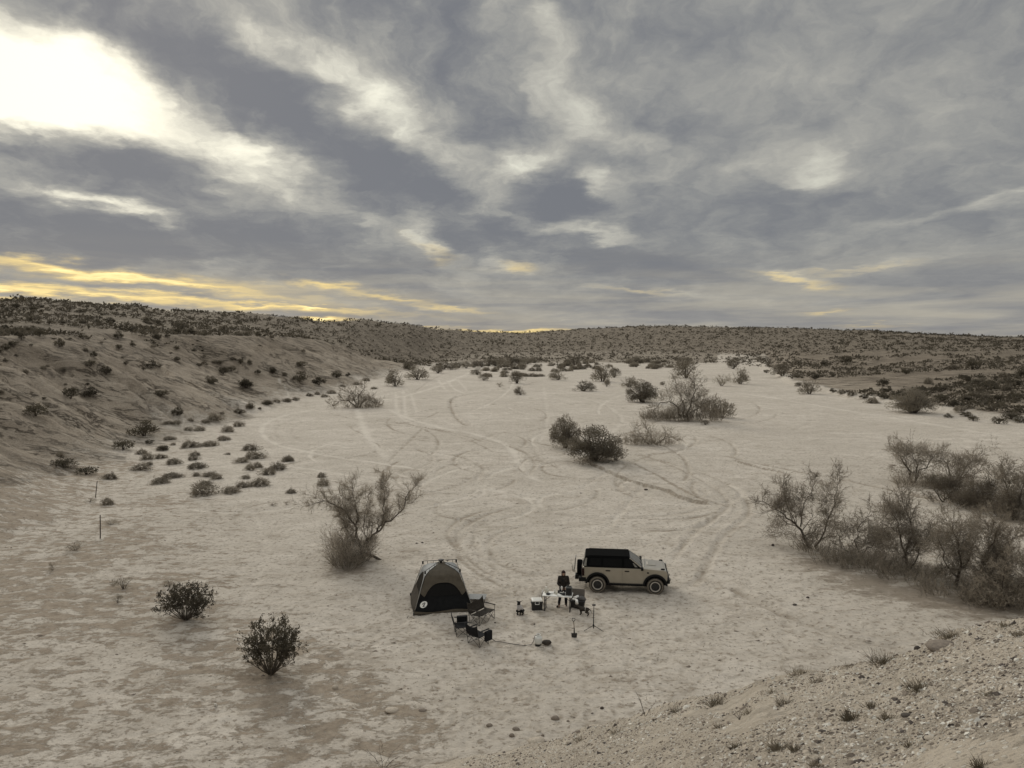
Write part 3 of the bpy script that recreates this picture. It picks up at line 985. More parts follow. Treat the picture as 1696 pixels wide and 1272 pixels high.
cell = lambda A: A[:-1, :]
isfront = np.abs(cell(a_deg)) < 75
m_spur = (cell(rr) < cell(lip) + 2.5) & ((cell(a_deg) > -8) | (cell(rr) < 12)) | ~isfront & (cell(rr) < 200)
m_hill = ~m_spur & isfront & (cell(hillS) > 0.05) | ~m_spur & ~isfront | (cell(rr) > 900)
m_bank = ~m_spur & ~m_hill & (cell(d_bank) > 3)
m_right = ~m_spur & ~m_hill & ~m_bank & (cell(d_right) > 1.5)
m_wash = ~(m_spur | m_hill | m_bank | m_right)
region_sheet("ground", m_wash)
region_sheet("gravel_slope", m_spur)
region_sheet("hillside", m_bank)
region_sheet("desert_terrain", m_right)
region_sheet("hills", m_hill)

# ------------------------------------------------------------------ vegetation
M_BARK = mat("bark", (0.095, 0.077, 0.060), 0.9, 0.35, 6, 0.4)
M_TWIG = leaf_mat("bare_twigs", (0.235, 0.203, 0.160), (0.385, 0.338, 0.272), 0.9)
M_TWIG_D = leaf_mat("dark_twigs", (0.18, 0.154, 0.12), (0.30, 0.262, 0.208), 0.9)
M_BUSH = leaf_mat("dull_leaves", (0.15, 0.13, 0.10), (0.27, 0.237, 0.185), 1.2)
M_CREO = leaf_mat("creosote_leaves", (0.068, 0.059, 0.043), (0.135, 0.117, 0.084), 3)
M_MOUND = leaf_mat("saltbush_leaves", (0.170, 0.147, 0.113), (0.290, 0.254, 0.200), 1.5)
M_PALE = leaf_mat("pale_dry_leaves", (0.22, 0.19, 0.145), (0.33, 0.29, 0.225), 1.5)
M_SCRUB = leaf_mat("scrub_leaves", (0.080, 0.069, 0.051), (0.19, 0.165, 0.128), 0.15)
M_GRASS = leaf_mat("dry_grass", (0.12, 0.10, 0.07), (0.24, 0.205, 0.15), 4)

def blades(P, D, ln, wd, rng, name, m, tri=True):
    """one thin triangle (twig tip or leaf) per row"""
    P, D = np.asarray(P, float), np.asarray(D, float)
    D = D / (np.linalg.norm(D, axis=1, keepdims=True) + 1e-9)
    n = len(P)
    W = np.cross(D, rng.normal(size=(n, 3)))
    W /= np.linalg.norm(W, axis=1, keepdims=True) + 1e-9
    ln = np.broadcast_to(ln, (n,))[:, None]
    wd = np.broadcast_to(wd, (n,))[:, None]
    if tri:
        V = np.stack([P - W * wd * .5, P + W * wd * .5, P + D * ln], 1).reshape(-1, 3)
        F = np.arange(3 * n).reshape(-1, 3)
    else:
        V = np.stack([P, P + D * ln * .5 - W * wd * .5, P + D * ln, P + D * ln * .5 + W * wd * .5], 1).reshape(-1, 3)
        F = np.arange(4 * n).reshape(-1, 4)
    return np_mesh(name, V, F, m)

def rdir(rng, base, spread):
    v = Vector(base).normalized() + Vector(rng.normal(size=3) * spread)
    return v.normalized()

class Tree:
    """limbs as tapering tubes, fine twigs as thousands of thin blades"""
    def __init__(self, seed, twig_len=.30, twig_w=.013, per=5, gnarl=.25, up=.10):
        self.rng = np.random.default_rng(seed)
        self.w = MB()
        self.limbs = []
        self.P, self.D, self.L = [], [], []
        self.twig_len, self.twig_w, self.per, self.gnarl, self.up = twig_len, twig_w, per, gnarl, up
        self.zmin = 0.05
    def sprig(self, p, d, n=None, ln=None):
        for _ in range(n or self.per):
            self.P.append(tuple(p))
            self.D.append(tuple(rdir(self.rng, d, .55)))
            self.L.append((ln or self.twig_len) * self.rng.uniform(.5, 1.3))
    def limb(self, pts, r0, r1, depth, side=3, child_len=1.0):
        """a limb along given points, with branches growing off it"""
        keep, self.w = self.w, MB()
        self.limbs.append(self.w)
        # bends between the given points
        q = [Vector(pts[0])]
        for a, b in zip(pts[:-1], pts[1:]):
            a, b = Vector(a), Vector(b)
            l = (b - a).length
            for f in (.36, .70):
                q.append(a.lerp(b, f) + Vector(self.rng.normal(size=3)) * l * .07)
            q.append(b)
        pts, side = q, max(1, round(side / 2.2))
        k = len(pts)
        r0, r1 = r0 * .68, r1 * .6
        rad = [r0 + (r1 - r0) * (i / (k - 1)) ** .6 for i in range(k)]
        self.w.tube(pts, rad, 6 if r0 > .05 else 4, caps=False)
        for i in range(1, k):
            a, b = Vector(pts[i - 1]), Vector(pts[i])
            for _ in range(side):
                t = self.rng.uniform(0, 1)
                if i == 1 and t < .45: continue
                d = rdir(self.rng, (b - a).normalized() * .7 + Vector((0, 0, self.up * 4)), .65)
                self.branch(a.lerp(b, t), d, child_len * self.rng.uniform(.6, 1.25), max(min(rad[i] * .4, .030), .008), depth - 1)
        e = Vector(pts[-1])
        self.branch(e, (e - Vector(pts[-2])).normalized(), child_len * .7, r1, depth - 1)
        self.w = keep
    def branch(self, p, d, ln, r, depth):
        rng = self.rng
        n = 4
        pts, dirs = [Vector(p)], [Vector(d)]
        for i in range(n):
            d = rdir(rng, d + Vector((0, 0, self.up)), self.gnarl)
            q = pts[-1] + d * (ln / n)
            if q.z < self.zmin: d.z = abs(d.z); q = pts[-1] + d * (ln / n)
            pts.append(q)
            dirs.append(d)
        self.w.tube(pts, [max(r * (1 - .75 * i / n), .0035) for i in range(n + 1)], 4 if r > .02 else 3, caps=False)
        if depth <= 0:
            for i in range(1, n + 1):
                self.sprig(pts[i], dirs[i])
            return
        for i in range(1, n + 1):
            for _ in range(2 if i < n else 3):
                cd = rdir(rng, dirs[i] + Vector((0, 0, self.up)), .6)
                self.branch(pts[i - 1].lerp(pts[i], rng.uniform(0, 1)), cd, ln * rng.uniform(.40, .72), r * .45, depth - 1)
    def cloud(self, c, size, n, ln=None):
        """a lumpy haze of fine twigs filling part of the crown"""
        rng = self.rng
        c, size = np.array(c), np.array(size)
        m = max(7, n // 260)
        lc = rng.normal(size=(m, 3))
        lc = lc / np.linalg.norm(lc, axis=1, keepdims=True) * (rng.uniform(.15, 1, (m, 1)) ** .45) * .78
        q = rng.integers(0, m, n)
        P = lc[q] + rng.normal(size=(n, 3)) * .20
        D = P * np.array([.9, .9, .6]) + np.array([0, 0, .25]) + rng.normal(size=(n, 3)) * .55
        P = c + P * size
        ok = P[:, 2] > .03
        P, D = P[ok], D[ok]
        self.P += [tuple(v) for v in P]
        self.D += [tuple(v) for v in D]
        self.L += list((ln or self.twig_len) * rng.uniform(.5, 1.4, len(P)))
        # threads of wood that carry the haze
        for i in range(0, len(P), 26):
            b = P[i]
            a = b * .72 + c * .28 + rng.normal(size=3) * .15
            self.w.tube([tuple(a), tuple((a + b) / 2 + rng.normal(size=3) * .06), tuple(b)], [.011, .009, .005], 3, caps=False)
    def thicket(self, c, size, n, ln=.5):
        """a tangle of thin stems springing from the ground"""
        for _ in range(n):
            a = self.rng.uniform(0, 6.28)
            q = math.sqrt(self.rng.uniform(0, 1))
            p = Vector(c) + Vector((math.cos(a) * q * size[0] * .7, math.sin(a) * q * size[1] * .7, self.rng.uniform(0, .25) * size[2]))
            d = Vector((math.cos(a) * .7 * q, math.sin(a) * .7 * q, .85))
            self.branch(p, d, size[2] * self.rng.uniform(.4, .9), .009, 0)
            self.sprig(p, d, 3, ln)
    def build(self, name, loc, label, cat='tree', group=None, m_twig=None, rz=0, crown='crown', trunk='trunk'):
        root = empty(name, loc, rz, label, cat, group)
        for i, lm in enumerate(self.limbs):
            lm.build(trunk if i == 0 else 'limb', M_BARK, root, smooth=True, fixn=False)
        if self.w.v:
            tag(self.w.build('twig', M_BARK, root, smooth=True, fixn=False), kind='stuff')
        me = blades(self.P, self.D, np.array(self.L), self.twig_w, self.rng, crown, m_twig or M_TWIG)
        link_mesh(crown, me, root)
        return root

def copy_tree(root, loc, rz=0.0, scale=(1, 1, 1), label=None, group=None):
    r = root.copy()
    COL.objects.link(r)
    r.location = loc
    r.rotation_euler = (0, 0, rz)
    r.scale = scale
    if label: r['label'] = label
    if group: r['group'] = group
    for ch in root.children:
        c = ch.copy()
        COL.objects.link(c)
        c.parent = r
    return r

def px_limb(Y, pts, base, rng, depth_amp=.5):
    """limb points given in the picture, set at the tree's distance with some depth of their own"""
    out = []
    drift = rng.uniform(-depth_amp, depth_amp)
    n = len(pts)
    for i, (px, py) in enumerate(pts):
        out.append(at_y(px, py, Y + drift * (i / max(n - 1, 1))) - base)
    return out

# --- the bare two-trunked tree left of the tent
b = at(598, 925)
rng = np.random.default_rng(3)
T = Tree(21, .30, .0125, 4, .24, .10)
Y = b.y
for pts, r0, r1, dep, sd, cl in [
    ([(597, 926), (594, 896), (587, 868), (573, 847), (554, 836), (535, 829), (524, 833)], .15, .02, 2, 3, .95),
    ([(600, 926), (604, 902), (617, 886), (633, 874), (655, 855), (671, 833), (679, 812), (688, 806)], .16, .02, 2, 2, .75),
    ([(625, 880), (634, 856), (636, 836), (637, 814), (633, 786)], .07, .012, 2, 3, .65),
    ([(590, 880), (592, 850), (586, 825), (584, 808)], .06, .012, 2, 4, .85),
    ([(590, 900), (572, 872), (562, 850), (557, 826)], .05, .012, 2, 3, .8),
    ([(608, 905), (602, 870), (606, 845), (610, 822)], .05, .012, 2, 3, .8),
    ([(671, 833), (685, 831), (691, 824)], .03, .012, 1, 2, .5)]:
    T.limb(px_limb(Y, pts, b, rng), r0, r1, dep, sd, cl)
_s = px_m(b)
for _x, _y, _rx, _rz, _n in [(575, 838, 34, 24, 1500), (598, 855, 26, 34, 1300), (636, 812, 18, 28, 1000), (672, 826, 18, 18, 500), (568, 885, 28, 30, 1500), (645, 850, 24, 24, 600), (590, 900, 34, 30, 1300), (550, 835, 18, 10, 250)]:
    T.cloud(at_y(_x, _y, Y) - b, (_rx / _s, _rx / _s * .85, _rz / _s), _n)
T.thicket(at(575, 940) - b, (1.1, 1.0, 1.5), 200, .4)
T.thicket(at(590, 930) - b, (1.1, 1.0, 1.9), 150, .4)
T.thicket(at(560, 915) - b, (.8, .8, 1.7), 70, .4)
T.build("desert_tree", b, "bare two-trunked tree left of the tent, leaning out to both sides over a twiggy base", rz=0)

# --- row of pale feathery trees at the right, nearer row
def make_tree(name, base_px, stems, label, seed, thick=(), group=None, m_twig=None, amp=1.0, twig_w=.0165, per=4, cat='tree', haze=()):
    b = at(*base_px)
    rng = np.random.default_rng(seed)
    T = Tree(seed, .30, twig_w, per, .26, .09)
    for pts, r0, r1, dep, sd, cl in stems:
        T.limb(px_limb(b.y, pts, b, rng, amp), r0, r1, dep, sd, cl)
    for c, size, n in thick:
        q = at(*c) - b
        T.thicket(q, size, n, .45)
    s = px_m(b)
    for px, py, rx, rz, n in haze:
        q = at_y(px, py, b.y + rng.uniform(-.4, .4)) - b
        T.cloud(q, (rx / s, rx / s * .85, rz / s), n)
    return T.build(name, b, label, cat, group, m_twig)

GR = "feathery trees in the nearer row at the right"
make_tree("desert_tree", (1341, 908), [
    ([(1341, 908), (1330, 885), (1318, 868), (1300, 853), (1282, 838), (1262, 831)], .16, .03, 2, 3, 1.15),
    ([(1326, 872), (1330, 845), (1345, 820), (1350, 800)], .07, .015, 2, 3, 1.0),
    ([(1349, 906), (1366, 880), (1378, 845), (1386, 815), (1392, 790)], .10, .02, 2, 3, .95),
    ([(1318, 868), (1300, 830), (1297, 808)], .06, .015, 2, 3, .9)],
    "open crowned tree at the left end of the nearer right row, dark trunk leaning left", 31, [((1345, 915), (1.6, 1.2, 1.0), 60)], GR, haze=[(1290, 848, 38, 32, 1700), (1325, 825, 34, 28, 1500), (1375, 830, 28, 38, 1500), (1355, 875, 40, 24, 1300), (1290, 880, 36, 16, 700)])
make_tree("desert_tree", (1425, 925), [
    ([(1425, 925), (1415, 895), (1425, 868), (1440, 850)], .06, .015, 2, 3, 1.0),
    ([(1425, 925), (1450, 895), (1462, 868), (1470, 850)], .06, .015, 2, 3, 1.0),
    ([(1420, 925), (1395, 900), (1385, 880)], .05, .015, 2, 3, .9)],
    "low tangled tree second in the nearer right row, spreading without a clear trunk", 32, [((1400, 935), (2.6, 1.4, 1.0), 110), ((1450, 945), (2.6, 1.4, 1.0), 110)], GR, haze=[(1400, 915, 30, 20, 900), (1445, 905, 36, 26, 1200), (1420, 885, 40, 34, 1900), (1462, 880, 30, 28, 1200), (1400, 925, 44, 16, 1200), (1450, 930, 40, 18, 1000)])
make_tree("desert_tree", (1503, 945), [
    ([(1503, 945), (1494, 905), (1488, 875), (1478, 850)], .12, .02, 2, 3, 1.1),
    ([(1498, 925), (1512, 885), (1505, 855), (1497, 838)], .09, .02, 2, 4, 1.1),
    ([(1505, 945), (1522, 910), (1538, 880), (1552, 855)], .08, .015, 2, 3, 1.0)],
    "tall round crowned tree third in the nearer right row, forking near the ground", 33, [((1500, 960), (2.0, 1.4, 1.1), 90)], GR, haze=[(1545, 900, 30, 30, 1100), (1490, 865, 42, 32, 2300), (1530, 880, 34, 32, 1600), (1500, 915, 46, 30, 1800), (1470, 895, 30, 28, 900)])
make_tree("desert_tree", (1583, 968), [
    ([(1583, 968), (1592, 935), (1588, 900), (1578, 870)], .13, .02, 2, 4, 1.1),
    ([(1588, 945), (1608, 915), (1616, 885), (1622, 868)], .09, .02, 2, 3, 1.1),
    ([(1584, 955), (1562, 925), (1555, 895)], .07, .015, 2, 3, 1.0)],
    "dark stemmed tree fourth in the nearer right row with a broad grey crown", 34, [((1570, 985), (2.2, 1.4, 1.1), 90)], GR, haze=[(1580, 895, 40, 34, 2200), (1612, 895, 34, 34, 1500), (1570, 940, 42, 26, 1600), (1610, 945, 36, 30, 1200)])
make_tree("desert_tree", (1617, 990), [
    ([(1617, 990), (1622, 960), (1627, 938), (1640, 905), (1652, 880)], .16, .03, 2, 4, 1.1),
    ([(1622, 962), (1640, 935), (1668, 905), (1684, 890)], .08, .02, 2, 4, 1.1)],
    "tree with a thick dark upright trunk near the right edge of the nearer row", 35, [((1640, 1000), (1.8, 1.2, 1.0), 80)], GR, haze=[(1645, 905, 42, 36, 2300), (1670, 935, 38, 36, 1800), (1640, 960, 40, 28, 1400)])
make_tree("desert_tree", (1672, 1003), [
    ([(1672, 1003), (1660, 965), (1666, 935)], .06, .015, 2, 3, 1.0),
    ([(1672, 1003), (1690, 965), (1700, 930)], .06, .015, 2, 4, 1.1)],
    "bushy low tree last in the nearer right row, cut by the picture edge", 36, [((1670, 1005), (2.4, 1.3, 1.4), 150)], GR, haze=[(1665, 965, 44, 34, 2400), (1690, 950, 36, 36, 1500), (1640, 985, 40, 18, 900)])
GR = "trees in the farther row at the right"
make_tree("desert_tree", (1512, 800), [
    ([(1512, 800), (1503, 775), (1490, 755), (1478, 745)], .17, .03, 2, 3, 1.5),
    ([(1515, 800), (1520, 770), (1512, 750), (1500, 738)], .12, .02, 2, 3, 1.5),
    ([(1514, 800), (1535, 775), (1548, 755)], .12, .02, 2, 3, 1.5)],
    "dark trunked tree at the left end of the farther right row", 41, [((1510, 805), (2.2, 1.5, 1.2), 80)], GR, None, 1.5, .022, haze=[(1492, 755, 28, 22, 1500), (1520, 752, 28, 22, 1500), (1545, 768, 26, 22, 1200), (1500, 778, 30, 16, 900)])
make_tree("desert_tree", (1574, 802), [
    ([(1574, 802), (1590, 790), (1605, 770), (1618, 758)], .14, .03, 2, 3, 1.5),
    ([(1574, 802), (1572, 778), (1562, 758)], .12, .02, 2, 3, 1.5),
    ([(1590, 790), (1612, 788), (1624, 775)], .09, .02, 2, 3, 1.3)],
    "tree with arching dark limbs second in the farther right row", 42, [((1575, 810), (2.6, 1.2, 1.2), 90)], GR, None, 1.5, .022, haze=[(1580, 765, 30, 20, 1400), (1612, 768, 26, 20, 1300), (1575, 790, 36, 16, 1100)])
make_tree("desert_tree", (1562, 832), [
    ([(1562, 832), (1550, 815), (1545, 800)], .09, .02, 2, 3, 1.3),
    ([(1562, 832), (1580, 812), (1590, 795)], .06, .02, 2, 4, 1.3)],
    "low grey tree with a bent stem in front of the farther right row", 43, [((1580, 832), (2.8, 1.0, 1.1), 110)], GR, M_TWIG_D, 1.0, .021, haze=[(1570, 808, 36, 18, 1600), (1545, 802, 24, 16, 800), (1600, 822, 34, 16, 1200)])
make_tree("desert_tree", (1630, 845), [
    ([(1630, 845), (1620, 825), (1610, 812)], .07, .02, 2, 3, 1.4),
    ([(1630, 845), (1645, 815), (1650, 795)], .08, .02, 2, 4, 1.5)],
    "dense dark low tree in the middle of the farther right row", 44, [((1628, 843), (2.6, 1.1, 1.5), 170)], GR, M_TWIG_D, 1.2, .022, haze=[(1628, 815, 34, 24, 1800), (1650, 835, 36, 18, 1500), (1610, 830, 30, 16, 1000)])
make_tree("desert_tree", (1680, 862), [
    ([(1680, 862), (1672, 825), (1665, 800), (1660, 788)], .13, .02, 2, 4, 1.3),
    ([(1682, 862), (1690, 820), (1700, 790)], .12, .02, 2, 4, 1.4)],
    "dark upright tree at the right end of the farther row, by the picture edge", 45, [((1684, 858), (2.4, 1.1, 1.8), 160)], GR, M_TWIG_D, 1.2, .022, haze=[(1672, 815, 30, 30, 1800), (1694, 815, 24, 32, 1300), (1680, 845, 36, 20, 1600)])

# --- trees and big bushes standing in the middle of the wash
make_tree("desert_tree", (1130, 697), [
    ([(1132, 690), (1133, 670), (1128, 655), (1120, 642)], .22, .04, 2, 3, 2.2),
    ([(1128, 690), (1120, 672), (1108, 664), (1092, 668), (1083, 680)], .20, .05, 2, 3, 1.8),
    ([(1136, 690), (1145, 665), (1152, 645), (1150, 635)], .18, .04, 2, 4, 2.0),
    ([(1138, 690), (1160, 675), (1172, 665)], .14, .04, 2, 4, 1.9)],
    "largest tree in the middle of the wash, arched dark limbs above a dense skirt", 51,
    [((1110, 697), (6, 2.5, 2.2), 260), ((1155, 697), (6, 2.5, 2.6), 280), ((1085, 695), (3, 2, 1.4), 90)], None, M_TWIG_D, 2.5, .035, 4, haze=[(1125, 650, 34, 17, 1900), (1150, 650, 26, 18, 1500), (1110, 678, 36, 16, 1700), (1155, 678, 40, 18, 2200), (1178, 686, 26, 12, 900), (1085, 682, 22, 12, 700)])
make_tree("desert_tree", (1080, 736), [
    ([(1075, 736), (1060, 722), (1045, 722)], .14, .03, 2, 3, 1.5),
    ([(1080, 736), (1078, 720), (1070, 710)], .10, .03, 2, 3, 1.4),
    ([(1085, 736), (1102, 722), (1116, 726)], .13, .03, 2, 3, 1.3)],
    "low sprawling tree with arching dark limbs between the large dense bush and the tallest tree", 52,
    [((1065, 736), (3.0, 1.5, 1.1), 110), ((1095, 737), (2.4, 1.5, .8), 60)], None, M_TWIG, 1.5, .024, haze=[(1080, 722, 38, 13, 1500), (1052, 724, 18, 11, 500), (1108, 722, 20, 11, 500)])
make_tree("desert_tree", (590, 675), [
    ([(590, 675), (578, 664), (562, 664), (553, 672)], .22, .05, 2, 3, 1.6),
    ([(590, 675), (586, 658), (572, 648)], .20, .05, 2, 3, 1.9),
    ([(592, 675), (594, 655), (602, 645)], .22, .05, 2, 3, 1.9),
    ([(596, 675), (606, 662), (616, 664), (622, 672)], .20, .05, 2, 4, 1.6)],
    "low spreading tree with fanned dark limbs at the left edge of the wash", 53,
    [((600, 676), (5, 2, 1.0), 80)], None, M_TWIG, 2.0, .045, 4, haze=[(590, 660, 36, 15, 1700), (566, 666, 18, 9, 500), (614, 665, 18, 11, 600)])

# ------------------------------------------------------------------ bushes
def bush_parts(seed, n_stem, n_leaf, leaf, wleaf, lumps, flat=.8, m_leaf=None, stem_r=.03, fan=.9, tri=False, hollow=.35):
    """unit bush: about 1 m wide and 1 m high before scaling; returns (stem mesh, leaf mesh)"""
    rng = np.random.default_rng(seed)
    w = MB()
    for i in range(n_stem):
        a = rng.uniform(0, 6.28)
        t = fan * math.sqrt(rng.uniform(.05, 1)) * .48
        top = Vector((math.cos(a) * t, math.sin(a) * t, rng.uniform(.55, .95) * (1 - (t / .6) ** 2 * .55)))
        mid = Vector((top.x * .40, top.y * .40, top.z * .5)) + Vector(rng.normal(size=3) * .03)
        w.tube([(top.x * .08, top.y * .08, -.05), mid, top], [stem_r, stem_r * .7, stem_r * .3], 3, caps=False)
    C, S = [], []
    for i in range(lumps):
        a = rng.uniform(0, 6.28)
        q = math.sqrt(rng.uniform(0, 1)) * .36
        C.append((math.cos(a) * q, math.sin(a) * q, rng.uniform(.18, .80) * (1 - (q / .5) ** 2 * flat)))
        S.append(rng.uniform(.10, .20))
    C, S = np.array(C), np.array(S)
    k = rng.integers(0, lumps, n_leaf)
    u = rng.normal(size=(n_leaf, 3))
    u /= np.linalg.norm(u, axis=1, keepdims=True)
    rad = (hollow + (1 - hollow) * rng.uniform(0, 1, n_leaf) ** .5)[:, None] * S[k][:, None]
    P = C[k] + u * rad
    P[:, 2] = np.abs(P[:, 2])
    D = P * np.array([1.2, 1.2, .4]) + np.array([0, 0, .35]) + rng.normal(size=(n_leaf, 3)) * .45
    return w, (P, D, rng.uniform(.6, 1.4, n_leaf) * leaf, wleaf, rng, tri), m_leaf

def bush_proto(name, *a, leafname='foliage', stemname='stem', **k):
    w, lv, m = bush_parts(*a, **k)
    root = empty(name, (0, 0, 0))
    w.build(stemname, M_BARK, root, fixn=False)
    P, D, ln, wl, rng, tri = lv
    link_mesh(leafname, blades(P, D, ln, wl, rng, leafname, m, tri), root)
    return root

def mound_proto(seed, n=1500):
    rng = np.random.default_rng(seed)
    root = empty("mound_shrub", (0, 0, 0))
    w = MB()
    for i in range(7):
        a = rng.uniform(0, 6.28)
        w.tube([(0, 0, -.05), (math.cos(a) * .2, math.sin(a) * .2, .3), (math.cos(a) * .42, math.sin(a) * .42, .45)], [.012, .010, .006], 3, caps=False)
    w.build("stem", M_BARK, root, fixn=False)
    u = rng.normal(size=(n, 3))
    u[:, 2] = np.abs(u[:, 2]) * .9
    u /= np.linalg.norm(u, axis=1, keepdims=True)
    az_ = np.arctan2(u[:, 1], u[:, 0])
    lump = 1 + .34 * np.sin(az_ * 3 + seed) * (1 - u[:, 2] ** 2) + .34 * vnoise(u[:, 0] * 3.1 + seed, u[:, 1] * 3.1 + u[:, 2] * 2, seed)
    rad = (lump * rng.uniform(.30, 1.12, n) ** .45)[:, None]
    P = u * rad * np.array([.44, .44, .80])
    D = u * np.array([1, 1, .8]) + rng.normal(size=(n, 3)) * .75 + np.array([0, 0, .35])
    link_mesh("foliage", blades(P, D, rng.uniform(.05, .17, n), .034, rng, "foliage", M_MOUND, False), root)
    return root

_used = set()
def place(proto, px, py, wpx, hpx, label, group=None, rz=None, cat=None, depth=None):
    """plant a bush where the picture shows its foot, wpx by hpx picture pixels large"""
    p = at(px, py)
    s = px_m(p)
    W, H = wpx / s, hpx / s / .96
    rz = random.uniform(0, 6.28) if rz is None else rz
    sc = (W, depth or W, H)
    if proto.name not in _used:
        _used.add(proto.name)
        proto.location, proto.rotation_euler, proto.scale = p, (0, 0, rz), sc
        r = proto
        if label: r['label'] = label
        if group: r['group'] = group
    else:
        r = copy_tree(proto, p, rz, sc, label, group)
    if 'group' in r and not group:
        del r['group']
    if group: r['group'] = group
    r['category'] = cat or r.get('category') or 'bush'
    return r

# creosote bushes in the foreground: upright fan of stems with dark leaf tufts
def creosote(seed, px, py, wpx, hpx, label, n=2300):
    p = at(px, py)
    s = px_m(p)
    W, H = wpx / s, hpx / s / .95
    rng = np.random.default_rng(seed)
    root = empty("creosote_bush", p, 0, label, "bush", "creosote bushes in the left foreground")
    w = MB()
    P, D = [], []
    for i in range(46):
        a = rng.uniform(0, 6.28)
        t = math.sqrt(rng.uniform(.02, 1)) * .5
        hh = rng.uniform(.7, 1.0) * (1 - .5 * (t / .5) ** 3)
        pts = []
        for k in range(6):
            f = k / 5
            bow = f ** .78
            pts.append(Vector((math.cos(a) * (t * bow * W + .06), math.sin(a) * (t * bow * W + .06), f * hh * H)) + Vector(rng.normal(size=3) * .035 * f * W))
        w.tube(pts, [.016 - .0022 * k for k in range(6)], 4, caps=False)
        for k in range(3, 6):
            for _ in range(4):
                d = rdir(rng, (pts[k] - pts[k - 1]).normalized(), .55)
                q = pts[k - 1].lerp(pts[k], rng.uniform(0, 1))
                e = q + d * rng.uniform(.12, .30)
                w.tube([q, e], [.006, .003], 3, caps=False)
                for _ in range(n // (46 * 4 * 3) + 1):
                    P.append(tuple(q.lerp(e, rng.uniform(.3, 1.1)) + Vector(rng.normal(size=3) * .035)))
                    D.append(tuple(rdir(rng, d + Vector((0, 0, .3)), .6)))
    w.build("stem", mat("grey_stem", (0.09, .075, .058), .9), root, fixn=False)
    link_mesh("foliage", blades(P, D, rng.uniform(.05, .10, len(P)), .045, rng, "foliage", M_CREO, False), root)
    return root
creosote(61, 308, 1026, 92, 62, "rounded dark creosote bush standing farther back in the left foreground", 5200)
creosote(62, 449, 1117, 100, 92, "taller creosote bush with bare lower stems, nearest of the two in the left foreground", 6000)

PR_DARK = [bush_proto("creosote_shrub", 100 + i, 12, 760, .085, .05, 20, m_leaf=M_CREO, stem_r=.012, fan=1.0) for i in range(4)]
PR_MOUND = [mound_proto(120 + i) for i in range(5)]
PR_PALE = [bush_proto("dry_shrub", 140 + i, 10, 380, .16, .016, 14, m_leaf=M_PALE, stem_r=.010, tri=True, hollow=.2) for i in range(2)]
PR_BUSH = [bush_proto("grey_bush", 150 + i, 14, 1500, .075, .020, 30, m_leaf=M_BUSH, stem_r=.012, hollow=.3, tri=True) for i in range(4)]
PR_BIG = [bush_proto("dense_bush", 160 + i, 22, 9000, .040, .014, 46, flat=.8, m_leaf=M_BUSH, stem_r=.010, hollow=.25, tri=False) for i in range(2)]
for L_ in (PR_DARK, PR_MOUND, PR_PALE, PR_BUSH, PR_BIG):
    for o in L_:
        o['category'] = 'bush'

# low rounded saltbush mounds on the sand below the left bank
G_M = "rounded mound shrubs on the sand at the foot of the left bank"
L_M = "low rounded grey mound shrub on the pale sand at the foot of the left bank"
def c6(x, y): return 80 + x * .283, 730 + y * .283
special = {
    (830, 38): "fork-topped mound shrub at the bank side of the far end of the left mound field", (945, 30): "broad flat-topped mound at the far end of the left mound field's middle",
    (1205, 102): "largest of three touching mound shrubs at the mound field's right side", (1185, 55): "rear one of three touching mound shrubs at the mound field's right side", (1130, 125): "flat front one of three touching mound shrubs at the mound field's right side",
    (1285, 198): "front lobe of a touching pair of mounds at the mound field's right end", (1345, 168): "rear lobe of a touching pair of mounds at the mound field's right end",
    (1235, 262): "wide mound at the right of the mound field's nearest row", (1070, 304): "front lobe of a two-lobed mound right of the largest conical mound", (1135, 272): "rear lobe of a two-lobed mound right of the largest conical mound",
    (655, 248): "front mound of the overlapping pair left of the largest conical mound", (725, 214): "rear mound of the overlapping pair left of the largest conical mound", (870, 160): "smooth wide oval mound alone in the middle of the mound field",
    (545, 170): "wide oval mound at the left edge of the mound field", (850, 112): "front mound of a small stacked pair in the mound field's middle", (858, 86): "rear mound of a small stacked pair in the mound field's middle",
    (345, 374): "round mound shrub right beside the farther stake's foot", (360, 222): "pale oval mound between the dark low bush pair and the mound field", (945, 208): "wider mound of a pair behind the largest conical mound",
    (985, 224): "right mound of a pair behind the largest conical mound",
    (905, 315): "largest pale conical mound shrub nearest the camera on the left sand",
    (920, 262): "small mound shrub behind the top of the largest conical mound",
    (1598, 214): "upper small mound shrub standing alone right of the left bank's mounds",
    (1612, 262): "lower small round mound shrub just above the bare two-trunked tree",
    (1420, 305): "small isolated mound on a low sand hump up-left of the bare two-trunked tree",
}
mounds = [(830, 38, 120, 45), (945, 30, 100, 35), (670, 54, 70, 30), (545, 78, 70, 32), (585, 108, 85, 40), (660, 102, 70, 28), (735, 133, 92, 36), (850, 112, 66, 28), (858, 86, 66, 26), (545, 170, 100, 40),
          (590, 142, 44, 24), (870, 160, 112, 40), (1185, 55, 100, 40), (1205, 102, 120, 48), (1130, 125, 84, 30), (1180, 170, 62, 42), (1225, 158, 60, 38), (1285, 198, 92, 46), (1345, 168, 96, 46),
          (1400, 122, 62, 38), (655, 248, 112, 42), (725, 214, 124, 32), (865, 207, 42, 26), (945, 208, 90, 32), (985, 224, 70, 32), (1155, 220, 60, 24), (1235, 262, 120, 50), (1070, 304, 100, 44),
          (1135, 272, 78, 40), (905, 315, 150, 74), (920, 262, 92, 34), (1598, 214, 54, 32), (1612, 262, 76, 46), (1420, 305, 62, 26), (1050, 82, 36, 14), (360, 222, 92, 36), (345, 374, 72, 46), (70, 95, 50, 40)]
